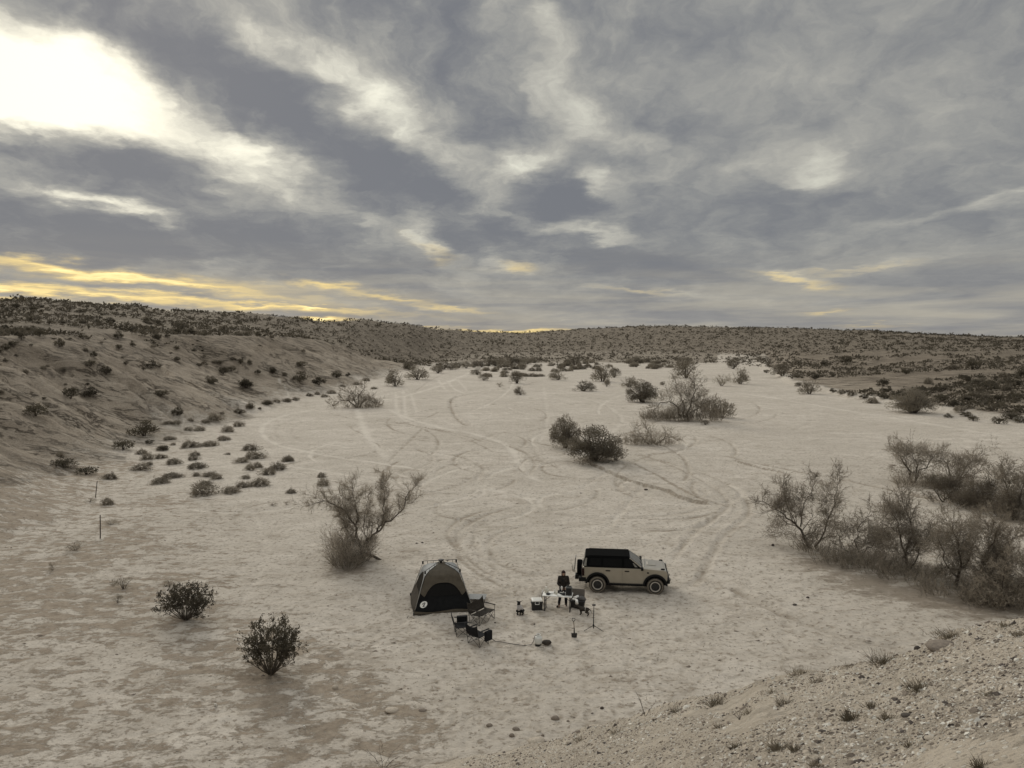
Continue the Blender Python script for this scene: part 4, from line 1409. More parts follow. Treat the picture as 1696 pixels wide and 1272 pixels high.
for i, (x, y, w_, h_) in enumerate(mounds):
    px, py = c6(x, y)
    sp = special.get((x, y))
    place(PR_MOUND[i % 5], px, py, w_ * .283, h_ * .283, sp or L_M, G_M)
def c5(x, y): return x * .2987, 480 + y * .2987
for i, (x, y, w_, h_) in enumerate([(1485, 637, 62, 26), (1600, 616, 32, 16), (1440, 662, 20, 12), (1325, 685, 72, 32), (1190, 727, 84, 50), (1140, 737, 50, 22), (1045, 780, 52, 22), (1110, 782, 64, 28), (1265, 788, 72, 42),
                                    (1322, 757, 62, 32), (1240, 835, 72, 30), (980, 745, 50, 24), (930, 742, 60, 18), (1230, 688, 34, 14), (1055, 728, 40, 18), (940, 832, 70, 24), (960, 862, 30, 16)]):
    place(PR_MOUND[(i * 3 + 1) % 5], *c5(x, y), w_ * .2987, h_ * .2987, L_M, G_M)
def c6b(x, y): return 400 + x * .2987, 520 + y * .2987
for i, (x, y, w_, h_) in enumerate([(45, 522, 52, 32), (100, 527, 22, 12), (143, 502, 62, 28), (195, 490, 42, 20), (250, 487, 52, 22), (300, 479, 42, 20), (375, 456, 44, 20), (420, 448, 34, 20), (460, 462, 44, 20),
                                    (500, 442, 56, 24), (735, 416, 42, 14), (265, 815, 64, 30), (690, 372, 50, 20), (640, 395, 44, 20), (560, 405, 36, 16)]):
    place(PR_MOUND[(i * 2 + 3) % 5], *c6b(x, y), w_ * .2987, h_ * .2987, L_M, G_M)
# flat or pale dry ones
for x, y, w_, h_, lab, pr in [
    (365, 490, 104, 30, "flat dry shrub just right of the nearer thin stake", PR_PALE[0]), (245, 360, 80, 26, "pale dry tuft at the foot of the farther thin stake", PR_PALE[1]),
    (155, 642, 128, 62, "grey dried ball-shaped bush on the dark crust below the nearer stake", PR_PALE[0]), (25, 758, 62, 58, "small tufted grey bush at the far left below the dried ball-shaped bush", PR_PALE[1]),
    (1310, 380, 70, 24, "flat pale dry bush up-left of the bare two-trunked tree", PR_PALE[0]), (1395, 374, 50, 26, "small pale dry bush nearest the top left branch of the bare tree", PR_PALE[1])]:
    place(pr, *c6(x, y), w_ * .283, h_ * .283, lab, cat='bush')
place(PR_PALE[0], 205, 975, 42, 24, "faint pale grass clump left of the rounded creosote bush")
place(PR_PALE[1], 195, 998, 20, 16, "small dry tuft left of the rounded creosote bush, nearer than the pale clump")
place(PR_PALE[1], 282, 970, 30, 12, "pale dry clump just behind the rounded creosote bush")
# dark shrubs on the left bank
G_L = "dark shrubs scattered over the left bank"
L_L = "small dark shrub growing on the eroded brown left bank"
for x, y, w_, h_, lab in [
    (200, 698, 132, 82, "round dark creosote bush alone on the smooth lower left bank"), (390, 602, 92, 76, "ragged dark shrub on the left bank, left one of a touching pair"), (497, 592, 102, 58, "broad dark shrub on the left bank, right one of a touching pair"),
    (800, 808, 172, 92, "widest leafy creosote bush where the left bank meets the pale sand"), (685, 884, 126, 64, "dense dark bush at the bank's foot, left of the widest creosote bush"),
    (355, 985, 152, 62, "dark straggling bush lying low at the bank's foot, left one of two"), (480, 1022, 132, 52, "dark low bush at the bank's foot, right one of two above the thin stakes"),
    (590, 465, 72, 52, None), (505, 418, 62, 36, None), (520, 372, 42, 40, None), (330, 316, 62, 60, None), (222, 258, 64, 50, None), (655, 268, 62, 44, None), (735, 314, 36, 34, None), (838, 434, 72, 42, None),
    (795, 445, 24, 22, None), (890, 590, 94, 42, None), (982, 696, 76, 56, None), (1172, 527, 84, 60, None), (1237, 467, 60, 46, None), (1282, 452, 60, 36, None), (1362, 545, 92, 56, None), (1222, 412, 54, 26, None),
    (1335, 411, 34, 36, None), (1385, 416, 32, 36, None), (982, 392, 42, 24, None), (660, 327, 42, 30, None), (460, 270, 56, 34, None), (27, 332, 66, 40, None), (75, 312, 54, 34, None), (120, 275, 44, 46, None),
    (1512, 462, 50, 42, None), (1387, 656, 46, 34, None), (830, 855, 54, 30, None), (905, 892, 70, 36, None), (1290, 388, 50, 24, None), (700, 415, 30, 24, None), (980, 330, 40, 26, None), (930, 262, 36, 24, None)]:
    place(random.choice(PR_DARK), *c5(x, y), w_ * .2987, h_ * .2987, lab or L_L, G_L)
for x, y, w_, h_, lab in [(320, 375, 96, 60, "long dark shrub at the foot of the left bank, left of the fanned low tree"), (430, 392, 86, 52, "compact dark shrub at the bank's foot nearest the fanned low tree"), (335, 294, 64, 42, None),
                          (175, 328, 44, 34, None), (240, 347, 32, 30, None), (527, 352, 72, 46, None), (930, 312, 84, 36, None), (30, 412, 74, 52, None), (90, 330, 40, 26, None), (590, 345, 34, 22, None)]:
    place(random.choice(PR_DARK), *c6b(x, y), w_ * .2987, h_ * .2987, lab or L_L, G_L)

_r = random.Random(11)
for i in range(64):
    x, y = _r.uniform(0, 1900), _r.uniform(270, 620)
    if y > 560 - .12 * x and x > 700 or y > 640 - .10 * x: continue
    w_ = _r.uniform(16, 44)
    place(_r.choice(PR_DARK + PR_MOUND[:3]), *c5(x, y), w_ * .2987, w_ * _r.uniform(.4, .7) * .2987, L_L, G_L)

# bushes standing on the wash
for px, py, w_, h_, lab, pr in [
    (985, 764, 108, 62, "largest dense grey-brown bush in the wash, up from the vehicle", PR_BIG[0]), (936, 742, 58, 60, "taller paler bush joined to the left of the largest dense bush", PR_BIG[1]),
    (1020, 762, 40, 44, "rounded bush forming the right shoulder of the largest dense bush", PR_BUSH[0]),
    (1064, 666, 58, 40, "round dense bush behind the left side of the tallest wash tree", PR_BIG[1]), (1196, 692, 44, 40, "dark sloping bush at the right foot of the tallest wash tree", PR_BUSH[1]),
    (1168, 703, 18, 9, "tiny tuft in front of the tallest wash tree's right side", PR_BUSH[2]), (1178, 690, 40, 34, "bush between the tallest wash tree and the dark sloping bush", PR_BUSH[3]),
    (655, 640, 40, 33, "rounded grey bush with a visible stem at the left bank's foot", PR_BUSH[0]), (692, 629, 46, 26, "wide bush at the bank's foot right of the rounded grey bush", PR_BUSH[1]),
    (678, 610, 26, 14, "dark shrub above the wide bush at the bank's foot", PR_BUSH[2]), (725, 618, 30, 16, "dark bush on the shaded toe of the far left bank", PR_BUSH[3]),
    (966, 648, 46, 20, "low flat-topped bush in the wash left of the round dense bush", PR_BUSH[0]), (998, 632, 44, 36, "bush with pale forked stems in the far wash", PR_BUSH[1]), (1018, 625, 24, 20, "dark bush right behind the forked-stem bush", PR_BUSH[2]),
    (1005, 640, 17, 15, "small bush in front of the forked-stem bush", PR_BUSH[3]), (1042, 641, 38, 20, "bush left of and behind the round dense bush", PR_BUSH[0]), (1098, 638, 12, 8, "lone tiny bush left of the tallest wash tree's top", PR_BUSH[1]),
    (1136, 626, 56, 34, "pale feathery bush behind the top of the tallest wash tree", PR_BUSH[2]), (1214, 611, 30, 19, "round bush on the far pale sand right of the feathery bush", PR_BUSH[3]), (1195, 639, 40, 22, "palest dry bush beside the tapered bush on the far sand", PR_PALE[0]),
    (1226, 636, 34, 30, "tapered bush right of the palest dry bush", PR_BUSH[0]), (1340, 653, 40, 28, "single greyish bush at the right edge of the wash", PR_BUSH[1]), (1512, 684, 84, 42, "biggest round dark bush at the right edge of the wash", PR_BIG[0]),
    (1296, 622, 44, 24, "dark bush on the point of the right bank", PR_BUSH[2]), (856, 635, 32, 24, "compact dark bush amid the far left shrub patch", PR_BUSH[3]), (862, 654, 25, 16, "small separate bush in front of the compact dark bush", PR_BUSH[0]),
    (790, 621, 24, 14, "bush at the left end of the far shrub patch", PR_BUSH[1]), (801, 630, 22, 14, "bush just in front of the far shrub patch's left end", PR_BUSH[2]), (828, 641, 16, 9, "pale tuft left of the compact dark bush", PR_PALE[1]),
    (952, 605, 26, 18, "dark bush on the far edge of the wash", PR_BUSH[3]), (925, 629, 36, 18, "bush at the left of the second far shrub patch", PR_BUSH[0]), (1050, 601, 40, 13, "long bush clump on the far edge of the wash", PR_BUSH[1]),
    (1135, 603, 34, 14, "bush at the far edge behind the feathery bush", PR_BUSH[2]), (1222, 598, 30, 8, "thin bush line at the far end of the pale sand", PR_BUSH[3]), (1262, 597, 30, 9, "bush farthest up the pale sand on the right", PR_BUSH[0])]:
    place(pr, px, py, w_, h_, lab)
# dark thicket along the shaded toe of the far left bank
for i in range(13):
    px = 735 + i * 12.5
    place(PR_BUSH[i % 4], px, 612 - i * .9 + random.uniform(-1, 1), random.uniform(24, 36), random.uniform(11, 17), "dark bush in the thicket line along the shaded toe of the far left bank", "bushes in the thicket at the far left bank's toe")
# shrub patches on the far sand and right edge
G_F = "small shrubs in the patches on the far sand"
for cx, cy, ex, ey, n in [(850, 617, 46, 11, 36), (935, 612, 26, 8, 14), (1010, 606, 90, 6, 34), (1090, 603, 40, 6, 14)]:
    for i in range(n):
        px, py = cx + random.uniform(-ex, ex), cy + random.uniform(-ey, ey)
        place(PR_MOUND[i % 5], px, py, random.uniform(8, 17), random.uniform(4.5, 8), "small grey shrub in a patch of many alike on the far sand", G_F)
G_R = "shrubs scattered on the right bank"
L_R = "small shrub among the many scattered on the gently rising right bank"
for px, py, w_, h_ in [(1560, 664, 26, 12), (1600, 690, 22, 10), (1612, 697, 20, 11), (1655, 702, 26, 14), (1675, 694, 34, 12), (1690, 700, 24, 12), (1570, 692, 16, 8), (1590, 680, 24, 10), (1395, 652, 16, 8), (1410, 655, 16, 9),
                       (1430, 660, 18, 9), (1445, 668, 22, 12), (1465, 660, 20, 10), (1380, 650, 14, 8), (1270, 618, 12, 7), (1322, 640, 14, 9), (1640, 640, 24, 14), (1610, 612, 22, 20), (1680, 640, 24, 14), (1400, 602, 24, 16), (1462, 640, 24, 16),
                       (1537, 636, 14, 12), (1500, 620, 16, 12), (1690, 625, 20, 16), (1578, 612, 18, 9), (1625, 632, 16, 8), (1645, 640, 16, 12), (1365, 606, 16, 12), (1320, 604, 14, 9), (1350, 628, 18, 12)]:
    place(random.choice(PR_DARK + PR_MOUND[:2]), px, py, w_, h_, L_R, G_R)

def scatter(n, az0, az1, r0, r1, seed, keep=None, rmax_pow=1.0):
    rng = np.random.default_rng(seed)
    a = np.radians(rng.uniform(az0, az1, n))
    r = r0 * (r1 / r0) ** (rng.uniform(0, 1, n) ** rmax_pow)
    x, y = r * np.sin(a), r * np.cos(a)
    d = bank_depth(x, y)
    dr = x - np.interp(y, _rt_y, _rt_x)
    ad = np.degrees(a)
    hs = (r - np.interp(ad, _r0_az, _r0)) / (np.interp(ad, _sk_az, _sk_r) - np.interp(ad, _r0_az, _r0))
    ok = (hs > .03) & (hs < 1.04) & ((d < 0) | (d > 31))
    ok |= (dr > 2) & (hs < 1.04)
    ok |= (r > 345) & (np.abs(ad - 1) < 14) & (fbm(x / 20, y / 25, 3, 88) + (r - 400) / 160 > 0) & (hs < 1.04)
    ok |= (d > 34) & (hs < 1.04)
    ok |= (y + .5 * (x + 45) > 330) & (d > 4) & (hs < 1.04)
    return x[ok], y[ok], r[ok]

# nearest of the scattered scrub as plants of their own, the rest of the far slopes as one mass
sx, sy, sr = scatter(50000, -37, 37, 95, 1080, 77)
dens = fbm(sx / 30, sy / 30, 3, 91)
sel = dens > np.where((sr < 420) & (sx > 0), -.10, np.where(sr > 420, -.5, -.34))
sx, sy, sr = sx[sel], sy[sel], sr[sel]
NEAR = 170
pick = np.nonzero(sr < 250)[0]
pick = np.random.default_rng(8).permutation(pick)[:NEAR]
rest = np.setdiff1d(np.arange(len(sr)), pick)
order = np.concatenate([pick, rest])
sx, sy, sr = sx[order], sy[order], sr[order]
NEAR = len(pick)
sz = height(sx, sy)
rng = np.random.default_rng(5)
for i in range(NEAR):
    w_ = float(rng.uniform(1.0, 2.6))
    pr = PR_DARK[i % 4] if rng.uniform() < .65 else PR_MOUND[i % 5]
    p = (float(sx[i]), float(sy[i]), float(sz[i]) - .03)
    lf = sx[i] < 0
    copy_tree(pr, p, float(rng.uniform(0, 6.28)), (w_, w_, w_ * float(rng.uniform(.45, .8))),
              "shrub among the many on the flat ground above the left bank" if lf else L_R, "shrubs above the left bank" if lf else G_R)
x_, y_, z_, r_ = sx[NEAR:], sy[NEAR:], sz[NEAR:], sr[NEAR:]
n = len(x_)
K = 9
wid = np.clip(rng.lognormal(.12, .45, n), .45, 3.2) * np.interp(r_, [100, 300, 900], [.55, .72, 1.25])
Pc = np.stack([x_, y_, z_], 1)[:, None, :] + rng.normal(size=(n, K, 3)) * (wid[:, None, None] * np.array([.26, .26, .10])) + np.array([0, 0, .22]) * wid[:, None, None]
D = rng.normal(size=(n, K, 3)) * np.array([.8, .8, .5]) + np.array([0, 0, .55])
ln = np.repeat(wid * .50, K)
o = link_mesh("desert_scrub", blades(Pc.reshape(-1, 3), D.reshape(-1, 3), ln, ln * .62, rng, "desert_scrub", M_SCRUB, False))
tag(o, kind='stuff')
# a few tall stalks against the sky
# ------------------------------------------------------------------ stones, gravel, tufts
M_STONE = mat("stone", (0.20, 0.165, 0.13), .9, .3, 9, .5)
M_STONE_D = mat("dark_stone", (0.075, 0.06, 0.05), .85, .3, 9, .5)
M_STONE_L = mat("pale_stone", (0.62, 0.59, 0.52), .85, .15, 9, .3)
M_STONE_M = mat("buff_stone", (0.43, 0.372, 0.298), .9, .25, 9, .4)

def rock_mesh(name, seed, m, flat=.6, cuts=2):
    bm = bmesh.new()
    bmesh.ops.create_icosphere(bm, subdivisions=cuts, radius=.5)
    rg = random.Random(seed)
    off = rg.uniform(0, 50)
    for v in bm.verts:
        c = v.co.copy()
        k = 1 + .24 * float(fbm(np.array([c.x * 2.2 + off]), np.array([c.y * 2.2 + c.z * 1.7]), 3, seed)[0])
        v.co = Vector((c.x * k, c.y * k, c.z * k * flat))
        if v.co.z < -.16: v.co.z = -.16
    me = bpy.data.meshes.new(name)
    bm.to_mesh(me)
    bm.free()
    me.materials.append(m)
    me.polygons.foreach_set('use_smooth', np.full(len(me.polygons), True, bool))
    return me
ROCKS = {}
def stone(px, py, wpx, hpx, label, m=M_STONE, name="stone", cat="stone", flat=.7, group=None):
    p = at(px, py)
    s = px_m(p)
    key = (m.name, random.randint(0, 2))
    if key not in ROCKS:
        ROCKS[key] = rock_mesh("stone", 5 + len(ROCKS), m, .8)
    o = link_mesh(name, ROCKS[key], None, p + Vector((0, 0, .10 * hpx / s)))
    o.scale = (wpx / s, wpx / s * .75, 1.3 * hpx / s)
    o.rotation_euler = (0, 0, random.uniform(-.5, .5))
    return tag(o, label, cat, group)
GS = "stones on the sand below the gravel spur"
for px, py, w_, h_, lab, m in [
    (920, 1191, 15, 9, "largest long grey stone on the sand above the spur's left tip", M_STONE), (941, 1195, 6, 4, "small round stone just right of the largest long stone", M_STONE),
    (811, 1202, 12, 6, "oval stone leftmost of the line on the sand", M_STONE), (855, 1209, 13, 8, "dark rounded stone in the middle of the scattered stones", M_STONE), (848, 1219, 10, 7, "round stone touching the lower left of the dark rounded one", M_STONE),
    (892, 1213, 9, 7, "pale stone standing above a small dark one", M_STONE_M), (899, 1219, 6, 5, "small dark stone under the pale standing one", M_STONE), (889, 1229, 30, 12, "broad half-buried boulder at the spur's left foot", M_STONE_M),
    (944, 1231, 13, 8, "half-buried stone right of the broad boulder, against the spur", M_STONE_M), (840, 1178, 10, 4, "flat pale stone farthest up the sand among the scattered stones", M_STONE_M), (997, 1174, 7, 7, "small dark pointed stone alone on the sand", M_STONE_D),
    (974, 1207, 5, 3, "dark pebble below the dark pointed stone", M_STONE_D), (751, 1201, 7, 5, "small buff stone on the crust left of the scattered stones", M_STONE_M), (555, 1140, 11, 9, "round buff stone on the crust below the taller creosote bush's right", M_STONE_M),
    (700, 1177, 14, 5, "flat dark slab of crust-coloured stone at the sand's edge", M_STONE), (649, 1177, 24, 8, "wide flat slab of pale stone lying in the crust", M_STONE_M), (981, 1213, 5, 3, "tiny dark stone beside the dark pebble", M_STONE_D),
    (905, 1010, 1, 1, None, None)]:
    if lab: stone(px, py, w_, h_, lab, m, group=GS)
stone(1316, 1002, 8, 4, "small dark stone on the sand below the right tree row", M_STONE_D)
stone(1338, 990, 6, 4, "dark stone just up-right of another on the open sand by the right trees", M_STONE_D)
stone(1280, 904, 5, 6, "upright dark stone on the sand left of the leaning open crowned tree", M_STONE_D)
stone(1070, 811, 7, 3, "flat dark stone on the sand below the cut bank", M_STONE_D)
stone(962, 817, 4, 2, "tiny dark stone left of the cut bank", M_STONE_D)
stone(820, 1032, 4, 3.5, "small dark lump beside the double camp chair's right foot", M_STONE_D)
stone(885, 1034, 3, 2.5, "tiny dark stone between the dog and the gas bottle", M_STONE_D)
# on the spur
GP = "larger stones on the gravel spur"
for px, py, w_, h_, lab, m in [
    (1503, 1186, 22, 8, "largest flat dark stone on the gravel spur", M_STONE_D), (1566, 1164, 12, 4, "small flat dark stone up-right of the largest dark one on the spur", M_STONE_D), (1370, 1176, 8, 4, "dark stone left on the gravel spur", M_STONE_D),
    (1541, 1223, 22, 7, "flat buff stone on the spur below the largest dark one", M_STONE_M), (1290, 1210, 8, 4, "white stone on the spur left of the grass tuft pair", M_STONE_L), (1422, 1217, 9, 5, "white stone in the middle of the gravel spur", M_STONE_L),
    (1166, 1257, 10, 5, "white stone at the lower left of the gravel spur", M_STONE_L), (1588, 1247, 9, 5, "bright pebble near the spur's lower right corner", M_STONE_L), (1430, 1131, 14, 9, "upright buff slab among the spur's crest gravel", M_STONE_M),
    (1362, 1212, 14, 5, "flat dark flake lying in the spur's bare patch", M_STONE_D), (1137, 1172, 12, 6, "pale stone on the spur's crest left of the sprouting tuft", M_STONE_L), (1519, 1076, 12, 12, "dark block under the overhanging turf ledge on the crest", M_STONE_D)]:
    stone(px, py, w_, h_, lab, m, group=GP)
# turf-topped ledge on the crest
led = stone(1560, 1072, 60, 16, "crumbling earth ledge with dry turf on the crest of the spur", M_STONE, "earth_ledge", "ledge")

def gravel_mass(n, seed, near=3.6, far=None, az0=-4, grow=1.0):
    rng = np.random.default_rng(seed)
    a = rng.uniform(az0, 42, n)
    lr = np.interp(a, _lp_az, _lp_r)
    u = rng.uniform(0, 1, n)
    r = near + ((far or lr + .6) - near) * u ** .70
    a = np.radians(a)
    x, y = r * np.sin(a), r * np.cos(a)
    keep = fbm(x / 1.6, y / 1.6, 3, 95) > -.42
    x, y, r = x[keep], y[keep], r[keep]
    n = len(x)
    z = height(x, y)
    size = np.clip(rng.lognormal(-4.60, .62, n), .004, .06) * np.interp(r, [4, 20], [.75, 1.3]) * grow
    oc = np.array([[1, 0, 0], [0, 1, 0], [-1, 0, 0], [0, -1, 0], [.25, .1, .75], [-.4, -.2, .6]], float)
    of = np.array([[0, 1, 4], [1, 2, 5], [1, 5, 4], [2, 3, 5], [3, 0, 4], [3, 4, 5]])
    V = oc[None] * (1 + rng.normal(size=(n, 6, 1)) * .18) + rng.normal(size=(n, 6, 3)) * .10
    th = rng.uniform(0, 6.28, n)
    c, s = np.cos(th)[:, None], np.sin(th)[:, None]
    asp = rng.uniform(.5, .95, n)[:, None]
    X, Yv = V[..., 0], V[..., 1] * asp
    V = np.stack([X * c - Yv * s, X * s + Yv * c, V[..., 2] * rng.uniform(.5, 1.0, n)[:, None]], -1) * size[:, None, None]
    V += np.stack([x, y, z - size * .12], 1)[:, None, :]
    F = (of[None] + (np.arange(n) * 6)[:, None, None]).reshape(-1, 3)
    mi = rng.choice([0, 1, 2, 3], n, p=[.27, .41, .21, .11])
    me = np_mesh("gravel", V.reshape(-1, 3), F, [M_STONE, M_STONE_M, M_STONE_L, M_STONE_D], False, np.repeat(mi, 6))
    return tag(link_mesh("gravel", me), kind='stuff')
gravel_mass(60000, 12)
gravel_mass(9000, 13, 3.6, 9.0, 14, 1.25)

def crumbs(n, seed):
    """clods and small dead bits lying about the near sand"""
    rng = np.random.default_rng(seed)
    a = np.radians(rng.uniform(-36, 36, n))
    r = rng.uniform(22, 62, n)
    x, y = r * np.sin(a), r * np.cos(a)
    k = fbm(x / 4, y / 4, 3, 97) + rng.uniform(-.3, .3, n) > .02
    x, y = x[k], y[k]
    z = height(x, y)
    n = len(x)
    size = np.clip(rng.lognormal(-3.7, .5, n), .012, .08)
    oc = np.array([[1, 0, 0], [0, 1, 0], [-1, 0, 0], [0, -1, 0], [.1, .1, .6]], float)
    of = np.array([[0, 1, 4], [1, 2, 4], [2, 3, 4], [3, 0, 4]])
    V = (oc[None] + rng.normal(size=(n, 5, 3)) * .2) * size[:, None, None] * np.array([1.5, .8, 1])
    V += np.stack([x, y, z], 1)[:, None, :]
    F = (of[None] + (np.arange(n) * 5)[:, None, None]).reshape(-1, 3)
    mi = rng.choice([0, 1, 2], n, p=[.40, .5, .10])
    me = np_mesh("pebbles", V.reshape(-1, 3), F, [M_STONE, M_STONE_M, M_STONE_D], False, np.repeat(mi, 4))
    return tag(link_mesh("pebbles", me), kind='stuff')
crumbs(5000, 14)

def tuft(px, py, wpx, hpx, label, n=120, group="dry grass tufts on the gravel spur", m=M_GRASS, name="grass_tuft", spread=.55):
    p = at(px, py)
    s = px_m(p)
    rng = np.random.default_rng(int(px * 7 + py))
    W, H = wpx / s, hpx / s
    P = rng.normal(size=(n, 3)) * np.array([W * .20, W * .20, 0])
    D = np.stack([P[:, 0] * 2.2 / max(W, .01) + rng.normal(size=n) * spread, P[:, 1] * 2.2 / max(W, .01) + rng.normal(size=n) * spread, rng.uniform(.6, 1.2, n)], 1)
    P[:, 2] -= .01
    P, D, n = np.concatenate([P, P + rng.normal(size=P.shape) * [W * .1, W * .1, 0]]), np.concatenate([D, D + rng.normal(size=D.shape) * .35]), 2 * n
    root = link_mesh(name, blades(P, D, rng.uniform(.4, 1.1, n) * H, .007 * max(1, p.y / 13), rng, name, m), None, p)
    return tag(root, label, "grass tuft", group)
for px, py, w_, h_, lab, n in [
    (1463, 1100, 44, 30, "tallest spiky grass tuft on the crest of the gravel spur", 130), (1328, 1117, 46, 14, "wide low grass tuft on the crest, left of the tallest one", 130), (1185, 1168, 40, 22, "spiky tuft at the left part of the spur's crest", 110),
    (1524, 1142, 40, 24, "dark grass tuft on the spur below the crest ledge", 110), (1412, 1192, 34, 24, "grass tuft in the middle of the gravel spur, left of a similar one", 110), (1471, 1192, 22, 20, "small upright tuft right of the middle tuft on the spur", 60),
    (1298, 1168, 30, 20, "pale thin tuft on the left half of the spur", 60), (1355, 1130, 30, 14, "straggly tuft just below the crest's wide low tuft", 60), (1290, 1242, 38, 24, "broad tuft low on the spur, left one of a close pair", 110), (1320, 1243, 26, 18, "tuft low on the spur, right one of a close pair", 80),
    (1218, 1239, 22, 14, "small tuft left of the close pair low on the spur", 50), (1240, 1182, 20, 14, "small tuft under the left crest of the spur", 50), (1625, 1270, 30, 22, "tuft cut by the bottom edge at the lower right", 70), (1351, 1270, 14, 20, "narrow tuft at the bottom edge of the spur", 40),
    (1404, 1106, 22, 10, "thin sprig between the wide low tuft and the tallest tuft on the crest", 40), (1446, 1172, 24, 16, "pale tuft on the spur above the small upright one", 50), (1507, 1236, 14, 22, "slender tuft near the flat buff stone", 30), (1120, 1180, 26, 14, "tuft at the left fall of the spur's crest", 60),
    (1020, 1215, 22, 16, "pale weedy tuft at the spur's left tip", 50), (960, 1228, 20, 12, "small weed at the left end of the spur", 40), (1575, 1056, 56, 16, "thick dry turf crowning the earth ledge", 170), (1667, 1038, 34, 12, "dark tuft on the crest at the right edge", 90), (1690, 1054, 26, 14, "tuft just below the crest at the right edge", 70),
    (1279, 1148, 20, 10, "little tuft on the crest left of the wide low one", 40), (1191, 1206, 18, 12, "faint tuft on the spur's left slope", 30), (1640, 1150, 26, 10, "flat tuft on the right side of the gravel spur", 50)]:
    tuft(px, py, w_, h_, lab, n)
# bare weeds standing against the sand
def weed(px, py, hpx, label, seed, arcs=5, spread=.35, name="dry_weed", r=.005):
    p = at(px, py)
    s = px_m(p)
    rng = np.random.default_rng(seed)
    H = hpx / s
    root = empty(name, p, 0, label, "weed")
    w = MB()
    for i in range(arcs):
        d = Vector((rng.normal() * spread, rng.normal() * spread * .6, 1)).normalized()
        pts = [Vector((0, 0, -.02))]
        for k in range(5):
            d = rdir(rng, d + Vector((d.x * .15, 0, -.04 * k * spread * 3)), .10)
            pts.append(pts[-1] + d * H * rng.uniform(.7, 1.05) / 5)
        w.tube(pts, [r * (1 - .14 * k) for k in range(6)], 4, caps=False)
        for k in range(2, 6):
            e = pts[k] + rdir(rng, d, .7) * H * .16
            w.tube([pts[k], e], [r * .6, r * .3], 3, caps=False)
    w.build("stem", M_BARK, root, fixn=False)
    P = [tuple(rng.normal(size=3) * .02 * H + np.array([0, 0, H * rng.uniform(.5, .95)])) for _ in range(18)]
    link_mesh("seed_head", blades(P, rng.normal(size=(18, 3)), H * .05, H * .03, rng, "seed_head", M_GRASS, False), root)
    return root
weed(1069, 1186, 40, "slender branching dry weed standing on the spur's left edge", 3, 3, .16, r=.007)
weed(1225, 1192, 18, "short wiry weed on the left slope of the spur", 4, 4)
weed(634, 1278, 52, "bare arching dry stems at the bottom edge, left of the spur", 6, 8, .6, r=.008)

for L_ in (PR_DARK, PR_MOUND, PR_PALE, PR_BUSH, PR_BIG):          # a kind that was never planted goes
    for o in L_:
        if o.name not in _used:
            for ch in list(o.children): bpy.data.objects.remove(ch)
            bpy.data.objects.remove(o)

# two thin stakes on the left
def stake(px0, py0, px1, py1, label):
    p = at(px0, py0)
    q = at_y(px1, py1, p.y) - p
    o = MB().tube([(0, 0, -.1), q * .5, q], [.035, .032, .030], 6).build("stake", mat("weathered_stake", (.07, .055, .042), .9, .3, 12), None, smooth=True)
    o.location = p
    return tag(o, label, "stake")
stake(158, 824, 161, 797, "farther of two thin dark stakes at the left, leaning slightly")
stake(166, 892, 166, 853, "nearer of two thin dark stakes at the left, upright")
M_WHITE = mat("white_paint", (.78, .77, .72), .45, .05, 20)
for px, py, w_, h_, lab in [(357, 1170, 4, 5, "white scrap of litter on the crust below the taller creosote bush, left one"), (504, 1207, 3, 6, "white upright scrap of litter near the lower edge of the crust")]:
    p = at(px, py); s = px_m(p)
    o = MB().box((0, 0, h_ / s * .5), (w_ / s, .02, h_ / s), rx=.3).build("litter_scrap", M_WHITE); o.location = p
    tag(o, lab, "litter")
b = at(606, 926)
o = MB().tube([(0, .1, .25), at_y(618, 921, b.y) - b, at_y(631, 928, b.y - .2) - b, at_y(630, 932, b.y - .25) - b], [.10, .08, .07, .05], 7).build("fallen_branch", M_BARK, None, smooth=True)
o.location = b
tag(o, "dark fallen branch stub reaching right from the bare two-trunked tree's foot", "branch")

# ------------------------------------------------------------------ off-road vehicle
M_PAINT = mat("sand_grey_paint", (.335, .302, .242), .40, .07, 3, metal=.35, coat=1.0)
M_BLACKP = mat("black_plastic", (.012, .012, .012), .7, .2, 10, spec=.15)
M_TOP = mat("black_soft_top", (.006, .006, .0062), .95, .25, 20, .2, spec=.02)
M_GLASS = mat("dark_glass", (.006, .0062, .0066), .25, .1, 2, spec=.10)
M_VINYL = mat("clear_rear_vinyl", (.20, .19, .165), .25, .15, 3, spec=.6)
M_WSCREEN = mat("windscreen_glass", (.04, .042, .042), .08, .1, 2, spec=.3)
M_TYRE = mat("dusty_tyre", (.16, .138, .108), .95, .25, 14, .3)
M_TREAD = mat("tyre_tread", (.045, .04, .034), .95, .3, 14, .3)
M_RIM = mat("black_rim", (.018, .018, .018), .45, .2, 10)
M_RING = mat("pale_trim_ring", (.50, .47, .42), .4, .1, 10, metal=.3)
M_CHROME = mat("bright_metal", (.55, .55, .55), .3, .05, 10, metal=.9)
M_LAMP = mat("lamp_lens", (.35, .34, .30), .15, .1, 6, spec=.7)
M_TAIL = mat("smoked_tail_lamp", (.020, .008, .007), .2, .1, 6)

